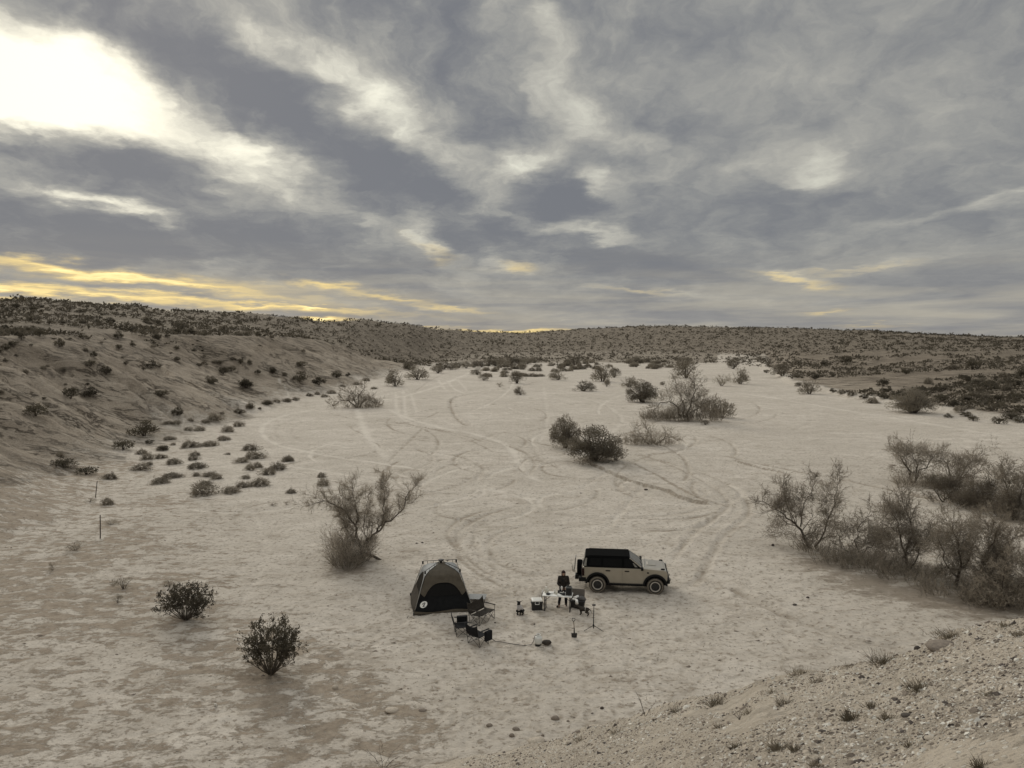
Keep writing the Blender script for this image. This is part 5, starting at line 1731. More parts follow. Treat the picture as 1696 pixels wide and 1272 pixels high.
pr, pf = at(989.5, 981), at(1085, 983.5)
ax = (pf - pr)
WB = 2.95
mid_near = (pr + pf) / 2
ang = math.atan2(ax.y, ax.x)
left = Vector((-math.sin(ang), math.cos(ang), 0))
cc = mid_near + left * .82
CAR = empty("off_road_vehicle", (cc.x, cc.y, (gz(pr.x, pr.y) + gz(pf.x, pf.y)) / 2 - .015), ang,
            "boxy sand-grey off-road vehicle with a black soft top parked behind the folding table", "car")
CAR.scale = (ax.length / WB * 1.0,) * 3
def arch(cx, r, a0, a1, cz=.43, n=14):
    return [(cx + r * math.cos(R(a0 + (a1 - a0) * i / n)), cz + r * math.sin(R(a0 + (a1 - a0) * i / n))) for i in range(n + 1)]
HW = .90
prof = ([(-2.26, .72), (-2.28, 1.02), (-2.25, 1.23), (.72, 1.23), (.84, 1.235), (1.92, 1.175), (2.03, 1.14), (2.08, 1.08), (2.09, .74), (2.03, .66)]
        + arch(1.475, .545, 18, 162) + [(.93, .50), (-.93, .50)] + arch(-1.475, .545, 18, 162) + [(-2.12, .66)])
body = MB().prism(prof, -HW, HW).build("body", M_PAINT, CAR, bevel=.035, seg=3)
MB().box((-.0, 0, .60), (4.1, 1.15, .40)).box((0, 0, .42), (2.2, 1.5, .12)).build("underbody", M_BLACKP, CAR)
# bonnet with a raised centre
bon = MB()
bon.hexa([(.87, -.80, 1.232), (1.94, -.78, 1.170), (1.94, .78, 1.170), (.87, .80, 1.232)], [(.90, -.74, 1.275), (1.89, -.70, 1.212), (1.89, .70, 1.212), (.90, .74, 1.275)])
bo = bon.build("bonnet", M_PAINT, CAR, bevel=.02)
sc_ = MB().hexa([(1.05, -.34, 1.276), (1.55, -.30, 1.246), (1.55, .30, 1.246), (1.05, .34, 1.276)], [(1.12, -.28, 1.312), (1.48, -.25, 1.275), (1.48, .25, 1.275), (1.12, .28, 1.312)])
sc_.build("bonnet_bulge", M_PAINT, bo, bevel=.015)
for s in (-1, 1):
    MB().box((1.86, s * .82, 1.215), (.22, .055, .065), taper=.7).build("trail_sight", M_BLACKP, CAR, bevel=.01)
# soft top
zt = 1.86
base = [(-2.24, -.885, 1.235), (.85, -.885, 1.235), (.85, .885, 1.235), (-2.24, .885, 1.235)]
top = [(-2.12, -.735, zt), (.12, -.735, zt - .02), (.12, .735, zt - .02), (-2.12, .735, zt)]
MB().hexa(base, top).build("soft_top", M_TOP, CAR, bevel=.05, seg=3)
MB().box((-.9, 0, zt + .005), (2.1, 1.40, .03)).build("roof_panel", M_TOP, CAR, bevel=.012)
def side_pt(x, z, s, off=.004):
    t = (z - 1.235) / (zt - 1.235)
    return (x, s * (.885 + (.735 - .885) * t + off), z)
def side_panel(poly, s, off=.006):
    mbp = MB()
    vs = [side_pt(x, z, s, off) for x, z in poly] + [side_pt(x, z, s, -.02) for x, z in poly]
    n = len(poly)
    return mbp.add(vs, [tuple(range(n)), tuple(range(2 * n - 1, n - 1, -1))] + [(i, (i + 1) % n, (i + 1) % n + n, i + n) for i in range(n)])
for s in (-1, 1):
    side_panel([(-1.93, 1.30), (-1.28, 1.30), (-1.28, 1.73), (-1.85, 1.73)], s).build("side_window", M_GLASS, CAR)
    side_panel([(-1.20, 1.28), (-.22, 1.28), (-.22, 1.74), (-1.20, 1.74)], s).build("side_window", M_GLASS, CAR)
    side_panel([(-.12, 1.28), (.72, 1.28), (.62, 1.36), (.22, 1.74), (-.12, 1.74)], s).build("side_window", M_GLASS, CAR)
    # quarter light shows the pale seat through it
    side_panel([(.44, 1.29), (.58, 1.29), (.38, 1.52), (.32, 1.52)], s, .008).build("quarter_light", M_VINYL, CAR)
    side_panel([(.14, 1.80), (.20, 1.80), (.86, 1.245), (.77, 1.245)], s, .010).build("windscreen_pillar", M_PAINT, CAR)
# windscreen and rear vinyl
def slope_quad(xb, zb, xt, zt_, wb, wt, out):
    nx, nz = (zt_ - zb), -(xt - xb)
    l = math.hypot(nx, nz)
    nx, nz = nx / l * out, nz / l * out
    return [(xb + nx, -wb, zb + nz), (xb + nx, wb, zb + nz), (xt + nx, wt, zt_ + nz), (xt + nx, -wt, zt_ + nz)]
def slab(q, d):
    return MB().hexa([(x, y, z) for x, y, z in q], [(x + d[0], y + d[1], z + d[2]) for x, y, z in q])
slab(slope_quad(.78, 1.29, .20, 1.79, .78, .66, .012), (-.03, 0, -.01)).build("windscreen", M_WSCREEN, CAR)
slab(slope_quad(-2.23, 1.30, -2.14, 1.76, .76, .66, -.010), (.03, 0, 0)).build("rear_window", M_VINYL, CAR)
side_panel([(-2.21, 1.27), (-2.06, 1.27), (-2.02, 1.73), (-2.10, 1.73)], -1, .007).build("rear_quarter_window", M_VINYL, CAR)
side_panel([(-2.21, 1.27), (-2.06, 1.27), (-2.02, 1.73), (-2.10, 1.73)], 1, .007).build("rear_quarter_window", M_VINYL, CAR)
# doors: separate skins with handles
for s in (-1, 1):
    for (x0, x1, nm) in ((-1.16, -.22, 0), (-.19, .86, 1)):
        zb = .56
        lo = x0 if nm else -.88
        poly = [(x0, 1.20), (x1, 1.20), (x1, zb), (lo, zb)] if nm else [(x0, 1.20), (x1, 1.20), (x1, zb), (-.92, zb), (-1.0, .80), (x0, .92)]
        dmb = MB().prism(poly, s * (HW - .01), s * (HW + .014))
        dr = dmb.build("door", M_PAINT, CAR, bevel=.010)
        MB().box((x0 + .22, s * (HW + .028), 1.09), (.24, .03, .045)).build("handle", M_BLACKP, dr, bevel=.008)
    # black belt line under the soft top
    MB().box((-.65, s * .893, 1.232), (3.0, .03, .03)).build("belt_trim", M_BLACKP, CAR)
    # wheel arch flares
    for cx in (-1.475, 1.475):
        o_, i_ = arch(cx, .635, 4, 176), arch(cx, .535, 6, 174)
        MB().prism(o_ + i_[::-1], s * (HW - .03), s * (HW + .075)).build("wheel_arch", M_BLACKP, CAR, bevel=.018)
    MB().box((0, s * .86, .50), (1.75, .22, .06)).build("side_step", M_BLACKP, CAR, bevel=.02)
    MB().box((.80, s * 1.03, 1.26), (.12, .22, .15)).tube([(.78, s * .88, 1.24), (.80, s * .98, 1.24)], .025).build("wing_mirror", M_BLACKP, CAR, bevel=.03)
    MB().box((-2.275, s * .78, .99), (.05, .17, .36)).box((-2.22, s * .893, .99), (.14, .03, .34)).build("tail_lamp", M_TAIL, CAR, bevel=.015)
    MB().lathe([(.16, 0), (.16, .03), (.12, .045)], 20, 'X', (2.09, s * .66, .99)).build("headlight", M_LAMP, CAR, smooth=True)
    MB().box((1.10, s * (HW + .012), 1.05), (.10, .018, .055)).build("wing_badge", M_BLACKP, CAR)
# wheels
def wheel(cx, s, parent=CAR, cz=.43, axis='Y', loc=None):
    k = .94 if axis == 'Y' else 1
    c = loc or (cx, s * .83, cz)
    sg = s
    rim = MB().lathe([(.10, sg * .115), (.20, sg * .10), (.225, sg * .125), (.24, sg * .125), (.24, -sg * .12)], 28, 'Y', c)
    for i in range(6):
        a = i * math.pi / 3
        rim.box((c[0] + .15 * math.cos(a), c[1] + sg * .115, c[2] + .15 * math.sin(a)), (.20, .03, .06), ry=-a)
    w = rim.build("wheel", M_RIM, parent, smooth=False)
    ty = MB().lathe([(.235, sg * .12), (.26, sg * .145), (.33, sg * .155), (.345, sg * .153)], 40, 'Y', c, caps=False)
    ty.build("tyre", M_TREAD, w, smooth=True)
    MB().lathe([(.345, sg * .154), (.37, sg * .153), (.395, sg * .143), (.424, sg * .118)], 40, 'Y', c, caps=False).build("dusty_shoulder", M_TYRE, w, smooth=True)
    tr = MB().lathe([(.34, sg * .150), (.386, sg * .139), (.422, sg * .113), (.43, 0), (.425, -sg * .115), (.38, -sg * .145), (.24, -sg * .12)], 40, 'Y', c, caps=False)
    for i in range(32):
        a = i * math.pi / 16
        for off in (-.085, 0.085):
            tr.box((c[0] + .428 * math.cos(a + off * .6), c[1] + off, c[2] + .428 * math.sin(a + off * .6)), (.03, .11, .05), ry=-a)
    tr.build("tread", M_TREAD, w, smooth=False)
    MB().lathe([(.262, sg * .140), (.262, sg * .158), (.218, sg * .156), (.218, sg * .122)], 36, 'Y', c, caps=False).build("trim_ring", M_RING, w, smooth=False)
    MB().lathe([(.06, sg * .10), (.06, sg * .14), (.04, sg * .15)], 16, 'Y', c).build("hub_cap", M_RIM, w)
    return w
for cx in (-1.475, 1.475):
    for s in (-1, 1):
        wheel(cx, s)
# bumpers, grille, tow hooks
fb = MB().box((2.14, 0, .66), (.18, 1.62, .20)).box((2.09, -.80, .68), (.18, .18, .22), rz=-.4).box((2.09, .80, .68), (.18, .18, .22), rz=.4).build("front_bumper", M_BLACKP, CAR, bevel=.03)
for s in (-1, 1):
    MB().tube([(2.22, s * .42, .62), (2.29, s * .42, .64), (2.29, s * .42, .70), (2.22, s * .42, .70)], .018).build("tow_hook", M_BLACKP, fb)
MB().box((2.095, 0, .98), (.03, 1.64, .26)).build("grille", M_BLACKP, CAR, bevel=.01)
MB().box((2.115, 0, .98), (.012, .66, .085)).build("grille_bar", M_RING, CAR)
rbp = MB().box((-2.34, 0, .62), (.22, 1.66, .20)).box((-2.20, -.84, .66), (.28, .14, .22)).box((-2.20, .84, .66), (.28, .14, .22)).build("rear_bumper", M_BLACKP, CAR, bevel=.03)
MB().tube([(-2.42, 0, .56), (-2.60, 0, .56)], .03).build("tow_bar", M_BLACKP, rbp)
# spare wheel under a black cover, plate and carried gear
sp = MB().lathe([(.30, -.02), (.40, -.02), (.42, -.10), (.42, -.24), (.38, -.29), (.12, -.30)], 36, 'X', (-2.27, .02, 1.02)).build("spare_wheel", M_TOP, CAR, smooth=False)
MB().box((-2.66, -.22, .63), (.02, .36, .17)).build("number_plate", M_WHITE, CAR, bevel=.005)
MB().box((-2.56, -.22, .63), (.18, .42, .22)).build("plate_bracket", M_BLACKP, CAR, bevel=.01)
MB().box((-2.68, .30, 1.16), (.05, .50, .74), ry=.10).build("rear_board", mat("grey_gear_board", (.20, .19, .17), .7, .15, 6), CAR, bevel=.01)
ring = [(-2.80, .10 + .10 * math.cos(a), .98 + .19 * math.sin(a)) for a in [i * math.pi / 7 for i in range(15)]]
MB().tube(ring, .022, 6).box((-2.74, .08, .84), (.12, .16, .14)).build("gear_hook", M_RING, CAR)
MB().tube([(.92, -.72, 1.24), (.91, -.72, 1.95)], [.007, .003], 5).build("aerial", M_BLACKP, CAR)
for s in (-.25, .35):
    MB().tube([(.85, s, 1.27), (.72, s + .28, 1.36)], .010, 5).build("wiper", M_BLACKP, CAR)
MB().box((-2.275, 0, 1.0), (.03, 1.4, .42)).build("tailgate", M_PAINT, CAR, bevel=.01)

# the belt line stands high above the arches: stretch the flanks, keep the wheels
for o in list(CAR.children):
    for q in [o] + list(o.children):
        if o.name.split('.')[0] in ('wheel', 'wheel_arch', 'underbody', 'side_step', 'spare_wheel', 'gear_hook', 'rear_board', 'number_plate', 'plate_bracket', 'aerial'): continue
        if q.data.get('stretched'): continue
        q.data['stretched'] = 1
        for v in q.data.vertices:
            v.co.z = float(np.interp(v.co.z, [0, .66, 1.235, 1.9], [0, .66, 1.345, 1.91]))

# ------------------------------------------------------------------ tent
M_TBLACK = mat("black_tent_cloth", (.010, .0102, .0105), .9, .25, 6, .15, spec=.15)
M_TBROWN = mat("olive_brown_tent_cloth", (.100, .086, .066), .9, .15, 5, .15, spec=.15)
M_TSIDE = mat("brown_tent_wall", (.062, .052, .041), .9, .2, 6, .2, spec=.15)
M_TGREY = mat("pale_grey_tent_panel", (.26, .265, .26), .7, .08, 6, .1)
M_TMESH = mat("dark_window_mesh", (.016, .0155, .015), .95, .6, 90, .2, spec=.05)
M_TMESH2 = mat("brown_window_mesh", (.030, .026, .021), .95, .5, 90, .2, spec=.05)
M_POLE = mat("tent_pole", (.30, .29, .27), .45, .1, 8, metal=.3)
M_JOINT = mat("black_pole_joint", (.012, .012, .012), .6, .2, 8)
fl, fr = at(688.5, 1018.2), at(781, 1012.6)
e = fr - fl
TW = e.length
ta = math.atan2(e.y, e.x)
back = Vector((-math.sin(ta), math.cos(ta), 0))
tc_ = (fl + fr) / 2 + back * (TW / 2)
TENT = empty("tent", (tc_.x, tc_.y, gz(tc_.x, tc_.y)), ta, "black and olive-brown pole frame tent with a dark mesh door", "tent")
TENT.scale = (1.06, 1.06, .97)
H2 = TW / 2
PROF = [(0, 0, H2), (.08, .14, H2 * .995), (.45, .80, H2 * .800), (.68, 1.28, H2 * .675), (.83, 1.62, H2 * .585), (.90, 1.80, H2 * .44), (1.0, 1.97, H2 * .12)]
pt_, pz_, ph_ = zip(*PROF)
def wall_pt(side, s, t, off=0.0):
    """side 0 front, 1 left, 2 back, 3 right; s across (-1..1); t up (0..1)"""
    z = float(np.interp(t, pt_, pz_))
    h = float(np.interp(t, pt_, ph_))
    sag = .045 * (1 - s * s) * math.sin(math.pi * min(t * 1.05, 1))
    bulge = .10 * (1 - s * s) * math.exp(-((t - .12) / .14) ** 2) if side == 1 else .03 * (1 - s * s) * math.exp(-((t - .12) / .14) ** 2)
    d = h - sag + bulge + off + .016 * float(vnoise(np.array([s * 4.3 + side * 9]), np.array([t * 5.1]), 33)[0]) * (1 - s * s) * min(t * 8, 1) + .010 * math.sin(s * 9 + t * 13) * (1 - s * s) * math.exp(-((t - .25) / .2) ** 2)
    x, y = s * h, -d
    a = -side * math.pi / 2
    z += .03 * math.sin(s * 5) * math.exp(-(t / .05) ** 2) * (1 if side == 0 else 0)
    return (x * math.cos(a) - y * math.sin(a), x * math.sin(a) + y * math.cos(a), max(z, .01) + off * .4)
def wall_strip(side, lo, hi, s0, s1, name, m, off, n=48, k=18):
    """a panel between two curves lo(s) and hi(s) on a wall"""
    mbw = MB()
    for i in range(n + 1):
        sv_ = s0 + (s1 - s0) * i / n
        a_, b_ = lo(sv_), hi(sv_)
        for j in range(k + 1):
            mbw.v.append(wall_pt(side, sv_, a_ + (b_ - a_) * j / k, off))
    mbw.f = [(i * (k + 1) + j, (i + 1) * (k + 1) + j, (i + 1) * (k + 1) + j + 1, i * (k + 1) + j + 1) for i in range(n) for j in range(k)]
    return mbw.build(name, m, TENT, smooth=True, fixn=False)
def arch_line(s, w=.76, t0=.40, t1=.69):          # lower hem of the fly: a broad arch over the door
    q = abs(s) / w
    return t0 + (t1 - t0) * max(0, 1 - q ** 3.2) ** .62 if q < 1 else t0 + .10 * (abs(s) - w) / (1 - w)
one = lambda s: 1.0
for i_, (m_, nm_) in enumerate(((M_TBLACK, "front_wall"), (M_TSIDE, "side_wall"), (M_TSIDE, "back_wall"), (M_TSIDE, "side_wall"))):
    wall_strip(i_, lambda s: 0.0, one, -1, 1, nm_, m_, 0, 30, 30)
wall_strip(0, arch_line, one, -1, 1, "fly", M_TBROWN, .035, 64, 14)
wall_strip(0, lambda s: .42, lambda s: max(arch_line(s) - .02, .421), -.70, .70, "door_mesh", M_TMESH, .010, 40, 8)
side_arch = lambda s: .80 - .26 * abs(s) ** 2.4
for i_ in (1, 3):
    wall_strip(i_, side_arch, one, -1, 1, "side_fly", M_TGREY, .03, 40, 10)
    wall_strip(i_, lambda s: .40, lambda s: side_arch(s) - .03, -.84, .84, "side_mesh", M_TMESH2, .012, 40, 8)
wall_strip(0, lambda s: 0.0, lambda s: .075 + .02 * math.sin(s * 4), -1, 1, "floor_hem", M_TBROWN, .05, 30, 3)
MB().add([(-H2 * .18, -H2 * .18, 1.965), (H2 * .18, -H2 * .18, 1.965), (H2 * .18, H2 * .18, 1.965), (-H2 * .18, H2 * .18, 1.965), (0, 0, 2.02)], [(0, 1, 4), (1, 2, 4), (2, 3, 4), (3, 0, 4)]).build("roof_cap", M_TBROWN, TENT)
KN = []
for sx_, sy_ in ((-1, -1), (1, -1), (1, 1), (-1, 1)):
    kb = Vector((sx_ * H2 * 1.01, sy_ * H2 * 1.01, .0))
    kk = Vector((sx_ * H2 * .61, sy_ * H2 * .61, 1.76))
    k2 = Vector((sx_ * H2 * .57, sy_ * H2 * .57, 1.90))
    hub = Vector((sx_ * .07, sy_ * .07, 2.10))
    po = MB().tube([kb, kb.lerp(kk, .5), kk], .016, 6).build("pole", M_POLE, TENT, smooth=True)
    MB().tube([kb, kb + Vector((0, 0, .12))], .035, 8).build("pole_foot", M_JOINT, po)
    MB().box(kk.lerp(k2, .4), (.07, .07, .15)).build("knee_joint", M_JOINT, po, bevel=.01)
    MB().tube([k2, hub], .015, 6).build("roof_pole", M_JOINT, TENT, smooth=True)
    cl = MB()
    for f in (.25, .62):
        q = k2.lerp(hub, f)
        cl.tube([q, q - Vector((0, 0, .14))], .009, 5)
    for f in (.35, .7):
        q = kb.lerp(kk, f)
        cl.tube([q, q - Vector((sx_ * .05, sy_ * .05, 0))], .009, 5)
    cl.build("clip", M_JOINT, TENT)
MB().lathe([(.05, 2.00), (.06, 2.07), (.13, 2.12), (.13, 2.16), (.05, 2.17)], 14, 'Z').build("hub", M_JOINT, TENT)
# round white emblem with a dark camping-lantern mark
def on_front(s, t, du, dv, out):
    a = Vector(wall_pt(0, s, t, out)); ux = (Vector(wall_pt(0, s + .02, t, out)) - a).normalized(); uy = (Vector(wall_pt(0, s, t + .02, out)) - a).normalized()
    return a + ux * du + uy * dv
S0, T0 = -.74, .24
em = MB()
vs = [on_front(S0, T0, 0, 0, .012)] + [on_front(S0, T0, .155 * math.cos(i * math.pi / 14), .155 * math.sin(i * math.pi / 14), .012) for i in range(28)]
em.add(vs, [(0, i + 1, (i + 1) % 28 + 1) for i in range(28)])
emb = em.build("emblem", M_WHITE, TENT)
mk = MB()
for poly in ([(-.035, -.10), (.065, -.10), (.045, -.06), (-.015, -.06)], [(-.01, -.055), (.04, -.055), (.055, .03), (.0, .03)], [(-.03, .035), (.075, .045), (.06, .075), (-.01, .07)], [(-.075, -.01), (-.055, -.01), (-.02, .09), (-.04, .095)], [(.005, .085), (.045, .09), (.035, .11), (.01, .11)]):
    mk.add([on_front(S0, T0, u, v, .018) for u, v in poly], [(0, 1, 2, 3)])
mk.build("lantern_mark", M_JOINT, emb)
# guy line and peg
pg = at(671, 1022)
o = MB().tube([(0, 0, .0), (.06, .03, .10)], .012, 5).build("tent_peg", M_JOINT, None); o.location = at(674, 1024)
tag(o, "small tent peg stuck in the sand left of the tent", "tent peg")

# slatted folding mat-table behind the tent's right corner
p = at(790, 994)
M_SLAT = mat("grey_slat", (.27, .275, .27), .5, .12, 8, metal=.2)
tb = empty("low_table", p, R(-4), "low grey slatted folding table on the sand behind the tent's right corner", "table")
for i in range(6):
    MB().box((0.0, -.30 + i * .125, .17), (.86, .105, .018)).build("slat", M_SLAT, tb, bevel=.004)
MB().box((-.38, 0, .150), (.03, .74, .02)).box((.38, 0, .150), (.03, .74, .02)).build("frame", M_JOINT, tb)
for sx_ in (-.38, .38):
    for sy_ in (-.32, .32):
        MB().tube([(sx_, sy_, .14), (sx_ * 1.05, sy_, -.02)], .014, 6).build("leg", M_JOINT, tb)

# ------------------------------------------------------------------ folding camp chairs
M_CH = mat("black_chair_cloth", (.013, .013, .014), .9, .3, 12, .2, spec=.2)
M_CHB = mat("brown_chair_cloth", (.040, .034, .027), .9, .35, 18, .2, spec=.2)
M_FR = mat("chair_frame", (.022, .020, .018), .5, .2, 10)
def sheet(pts_grid, name, m, parent, th=.012):
    nu, nv = len(pts_grid), len(pts_grid[0])
    mbs = MB()
    mbs.add([p for row in pts_grid for p in row], [(i * nv + j, (i + 1) * nv + j, (i + 1) * nv + j + 1, i * nv + j + 1) for i in range(nu - 1) for j in range(nv - 1)])
    o = mbs.build(name, m, parent, smooth=True)
    sd = o.modifiers.new('thickness', 'SOLIDIFY')
    sd.thickness = th
    return o
def camp_chair(p, face, width, label, seats=1, cloth=M_CH, pouch=None, cat="camp chair", name="camp_chair", peaks=True):
    """local +Y is the way the chair faces"""
    root = empty(name, p, math.atan2(face[1], face[0]) - math.pi / 2, label, cat)
    w, d, h, bt = width / 2, .26, .44, .93
    xs = [-w + 2 * w * i / seats for i in range(seats + 1)]
    # seat and back sag between the uprights
    g = [[(-w + 2 * w * i / 10, -d + 2 * d * j / 5, h - .035 - .05 * abs(math.sin(math.pi * seats * (i / 10))) * (.6 + .4 * math.sin(math.pi * j / 5)) + .03 * (j / 5)) for j in range(6)] for i in range(11)]
    sheet(g, "seat", cloth, root)
    def topz(u):
        v = abs(((u * seats) % 1.0) - .5) * 2 if u < 1 else 1
        if not peaks: return bt - .04
        return bt - .11 * (1 - v ** 2)
    g = [[(-w + 2 * w * i / 12, -d - .02 - .14 * (j / 5) - .05 * math.sin(math.pi * j / 5), h - .03 + (topz(i / 12) - h + .03) * j / 5) for j in range(6)] for i in range(13)]
    sheet(g, "backrest", cloth, root)
    for s in (-1, 1):
        MB().tube([(s * w, -d + .02, -.01), (s * w, -d - .16, bt)], .012, 6).build("back_post", M_FR, root)
        ar = MB().box((s * (w + .02), .0, .64), (.085, .56, .022)).build("armrest", cloth, root, bevel=.008)
        MB().tube([(s * w, d, .0), (s * w, d, .63)], .011, 6).build("front_post", M_FR, root)
        MB().tube([(s * w, -d, .0), (s * w, d, h)], .010, 5).build("leg", M_FR, root)
        MB().tube([(s * w, d, .0), (s * w, -d, h)], .010, 5).build("leg", M_FR, root)
    for a, b in zip(xs[:-1], xs[1:]):
        for y in (-d, d):
            MB().tube([(a, y, .0), (b, y, h)], .010, 5).build("leg", M_FR, root)
            MB().tube([(b, y, .0), (a, y, h)], .010, 5).build("leg", M_FR, root)
    for x in xs:
        for y in (-d, d):
            MB().ball((x, y, .012), .022, 7, 4).build("foot", M_FR, root)
    if pouch:
        s, z0, z1, y0, y1 = pouch
        MB().box((s * (w + .09), (y0 + y1) / 2, (z0 + z1) / 2), (.14, y1 - y0, z1 - z0)).build("side_pouch", cloth, root, bevel=.025)
    return root
camp_chair(at(799, 1029), (.82, -.57), 1.12, "double brown camp chair beside the tent's right front corner", 2, M_CHB, None, "camp chair", "double_camp_chair")
camp_chair(at(765, 1051), (.98, .20), .66, "left black camp chair turned side on, with a cooler pouch on its near arm", 1, M_CH, (-1, .22, .66, -.16, .30))
camp_chair(at(792, 1066), (.66, .75), .66, "black camp chair nearest the camera, seen from behind with a pouch on its right arm", 1, M_CH, (1, .20, .60, -.02, .34))

# ------------------------------------------------------------------ folding table and what stands on it
M_TABLE = mat("white_table_top", (.76, .75, .70), .45, .05, 12, .05)
M_TLEG = mat("dark_table_leg", (.030, .028, .026), .5, .2, 10)
tl, tr_ = at(901.8, 1012.5), at(943.5, 1015)
tv = tr_ - tl
tang = math.atan2(tv.y, tv.x)
tback = Vector((-math.sin(tang), math.cos(tang), 0))
TH = .76
tcen = (tl + tr_) / 2 + tback * .24
TAB = empty("folding_table", (tcen.x, tcen.y, gz(tcen.x, tcen.y)), tang, "white-topped folding table on dark legs in front of the standing person", "table")
TL, TD = 1.36, .64
MB().box((0, 0, TH - .022), (TL, TD, .045)).build("tabletop", M_TABLE, TAB, bevel=.015)
for sx_ in (-1, 1):
    xg = sx_ * (tv.length / 2 - .0)
    for sy_ in (-1, 1):
        MB().tube([(xg, sy_ * .24, TH - .045), (xg, sy_ * .24, 0)], .022, 8).build("leg", M_TLEG, TAB)
    MB().tube([(xg, -.26, .03), (xg, .26, .03)], .018, 6).build("leg_stretcher", M_TLEG, TAB)
    MB().tube([(xg, 0, TH - .32), (xg - sx_ * .34, 0, TH - .05)], .013, 6).build("brace", M_TLEG, TAB)
    MB().tube([(xg, -.24, TH - .32), (xg, .24, TH - .32)], .014, 6).build("leg_crossbar", M_TLEG, TAB)
def on_table(u, v, z=0.0):
    """u along the table (-.5 .. .5), v across (-.5 near)"""
    M_ = Matrix.Rotation(tang, 3, 'Z')
    return TAB.location + M_ @ Vector((u * TL, v * TD, TH + .002 + z))
def item(name, mb, m, u, v, label, cat, rz=0.0, smooth=True, bevel=0.0):
    o = mb.build(name, m, None, smooth=smooth, bevel=bevel)
    o.location = on_table(u, v)
    o.rotation_euler = (0, 0, tang + rz)
    return tag(o, label, cat)
M_CREAM = mat("cream_plastic", (.62, .59, .50), .5, .08, 10)
M_PAN = mat("black_iron", (.014, .014, .014), .5, .2, 10)
M_STEEL = mat("steel", (.45, .45, .44), .35, .1, 10, metal=.7)
jug = item("jug", MB().lathe([(.065, 0), (.075, .02), (.075, .16), (.045, .20), (.03, .22), (.03, .25)], 16).tube([(.07, 0, .15), (.12, 0, .14), (.12, 0, .06), (.07, 0, .05)], .012, 6), M_CREAM, -.41, .16, "cream jug at the left end of the folding table", "jug")
MB().lathe([(.034, .25), (.034, .275)], 12).build("lid", M_WHITE, jug)
item("paper_cup", MB().lathe([(.035, 0), (.045, .11)], 14), M_WHITE, -.35, .22, "white cup just right of the cream jug", "cup")
pan = item("frying_pan", MB().lathe([(.09, 0), (.11, .045), (.10, .045), (.085, .012)], 20), M_PAN, -.31, -.22, "black pan with a handle near the table's left front", "pan")
MB().tube([(.10, .02, .04), (.28, .10, .055)], .013, 6).build("handle", M_PAN, pan)
bt = item("bottle", MB().lathe([(.036, 0), (.038, .12), (.034, .15), (.015, .19), (.015, .22)], 14), M_WHITE, -.10, .02, "white bottle in the middle of the folding table", "bottle")
MB().lathe([(.0395, .03), (.0395, .11)], 14, caps=False).build("paper_label", M_CREAM, bt)
item("jar", MB().lathe([(.04, 0), (.042, .09), (.03, .11)], 14), M_CREAM, -.03, -.10, "cream jar right of the white bottle", "jar")
item("mug", MB().lathe([(.045, 0), (.048, .12), (.042, .12), (.04, .01)], 16).tube([(.045, 0, .10), (.085, 0, .09), (.085, 0, .04), (.045, 0, .03)], .008, 6), M_PAN, .02, .22, "black mug standing at the back of the table's middle", "mug")
sk = item("saucepan", MB().lathe([(.07, 0), (.085, .05), (.075, .05), (.065, .01)], 18), M_PAN, .12, -.02, "small black pan with its handle towards the mug", "pan")
MB().tube([(-.08, .02, .045), (-.24, .10, .06)], .012, 6).build("handle", M_PAN, sk)
item("food_tub", MB().box((0, 0, .03), (.14, .10, .06)), M_WHITE, .20, .10, "white food tub beside the black grille-fronted box", "tub", bevel=.012, smooth=False)
item("plate", MB().lathe([(.06, 0), (.11, .018), (.10, .018), (.055, .006)], 18), M_WHITE, .06, -.30, "white plate at the front edge of the folding table", "plate")
item("kettle", MB().lathe([(.07, 0), (.075, .06), (.05, .11), (.02, .12)], 16).tube([(-.06, 0, .10), (-.03, 0, .18), (.03, 0, .18), (.06, 0, .10)], .008, 6), M_PAN, .21, -.18, "small black kettle next to the grille-fronted box", "kettle")
bx = empty("speaker_box", on_table(.385, -.12), tang, "tall black grille-fronted box with a grey frame on the table's right end", "box")
MB().box((0, .02, .19), (.29, .22, .38)).build("case", mat("grey_case", (.11, .11, .105), .6, .1, 10), bx, bevel=.02)
MB().box((0, -.093, .19), (.23, .012, .31)).build("grille", mat("black_grille", (.014, .014, .014), .8, .5, 60, .5), bx)
MB().tube([(-.09, .02, .38), (-.09, .02, .43), (.09, .02, .43), (.09, .02, .38)], .014, 6).build("handle", M_TLEG, bx)
MB().box((0, .02, .388), (.20, .14, .02)).build("lid", M_TLEG, bx)
# pale board leaning at the table's left end
pb = at(897, 1000)
o = MB().box((0, 0, .31), (.05, .46, .62), ry=.14).build("board", mat("pale_grey_board", (.40, .385, .35), .6, .1, 6), None, bevel=.01)
o.location, o.rotation_euler = pb, (0, 0, R(-8))
tag(o, "pale board standing on edge between the cooler and the folding table", "board")

# cooler
M_COOL = mat("black_cooler", (.013, .014, .0145), .5, .15, 10)
p = at(889.3, 1011.5)
co = empty("cooler", p + Vector((0, .22, 0)), R(3), "black cooler box with a white lid left of the folding table", "cooler")
MB().box((0, 0, .21), (.47, .42, .42), taper=1.05).build("body", M_COOL, co, bevel=.025)
ld = MB().box((0, 0, .445), (.50, .46, .07), taper=.95).build("lid", M_TABLE, co, bevel=.02)
MB().box((0, 0, .482), (.34, .28, .01)).build("lid_panel", mat("lid_inset", (.60, .59, .54), .5, .05, 8), ld, bevel=.004)
MB().tube([(-.09, -.225, .40), (-.09, -.25, .30), (.09, -.25, .30), (.09, -.225, .40)], .016, 6).build("handle", M_WHITE, co)
for s in (-1, 1):
    MB().box((s * .26, 0, .32), (.04, .18, .05)).build("grip", M_COOL, co, bevel=.01)

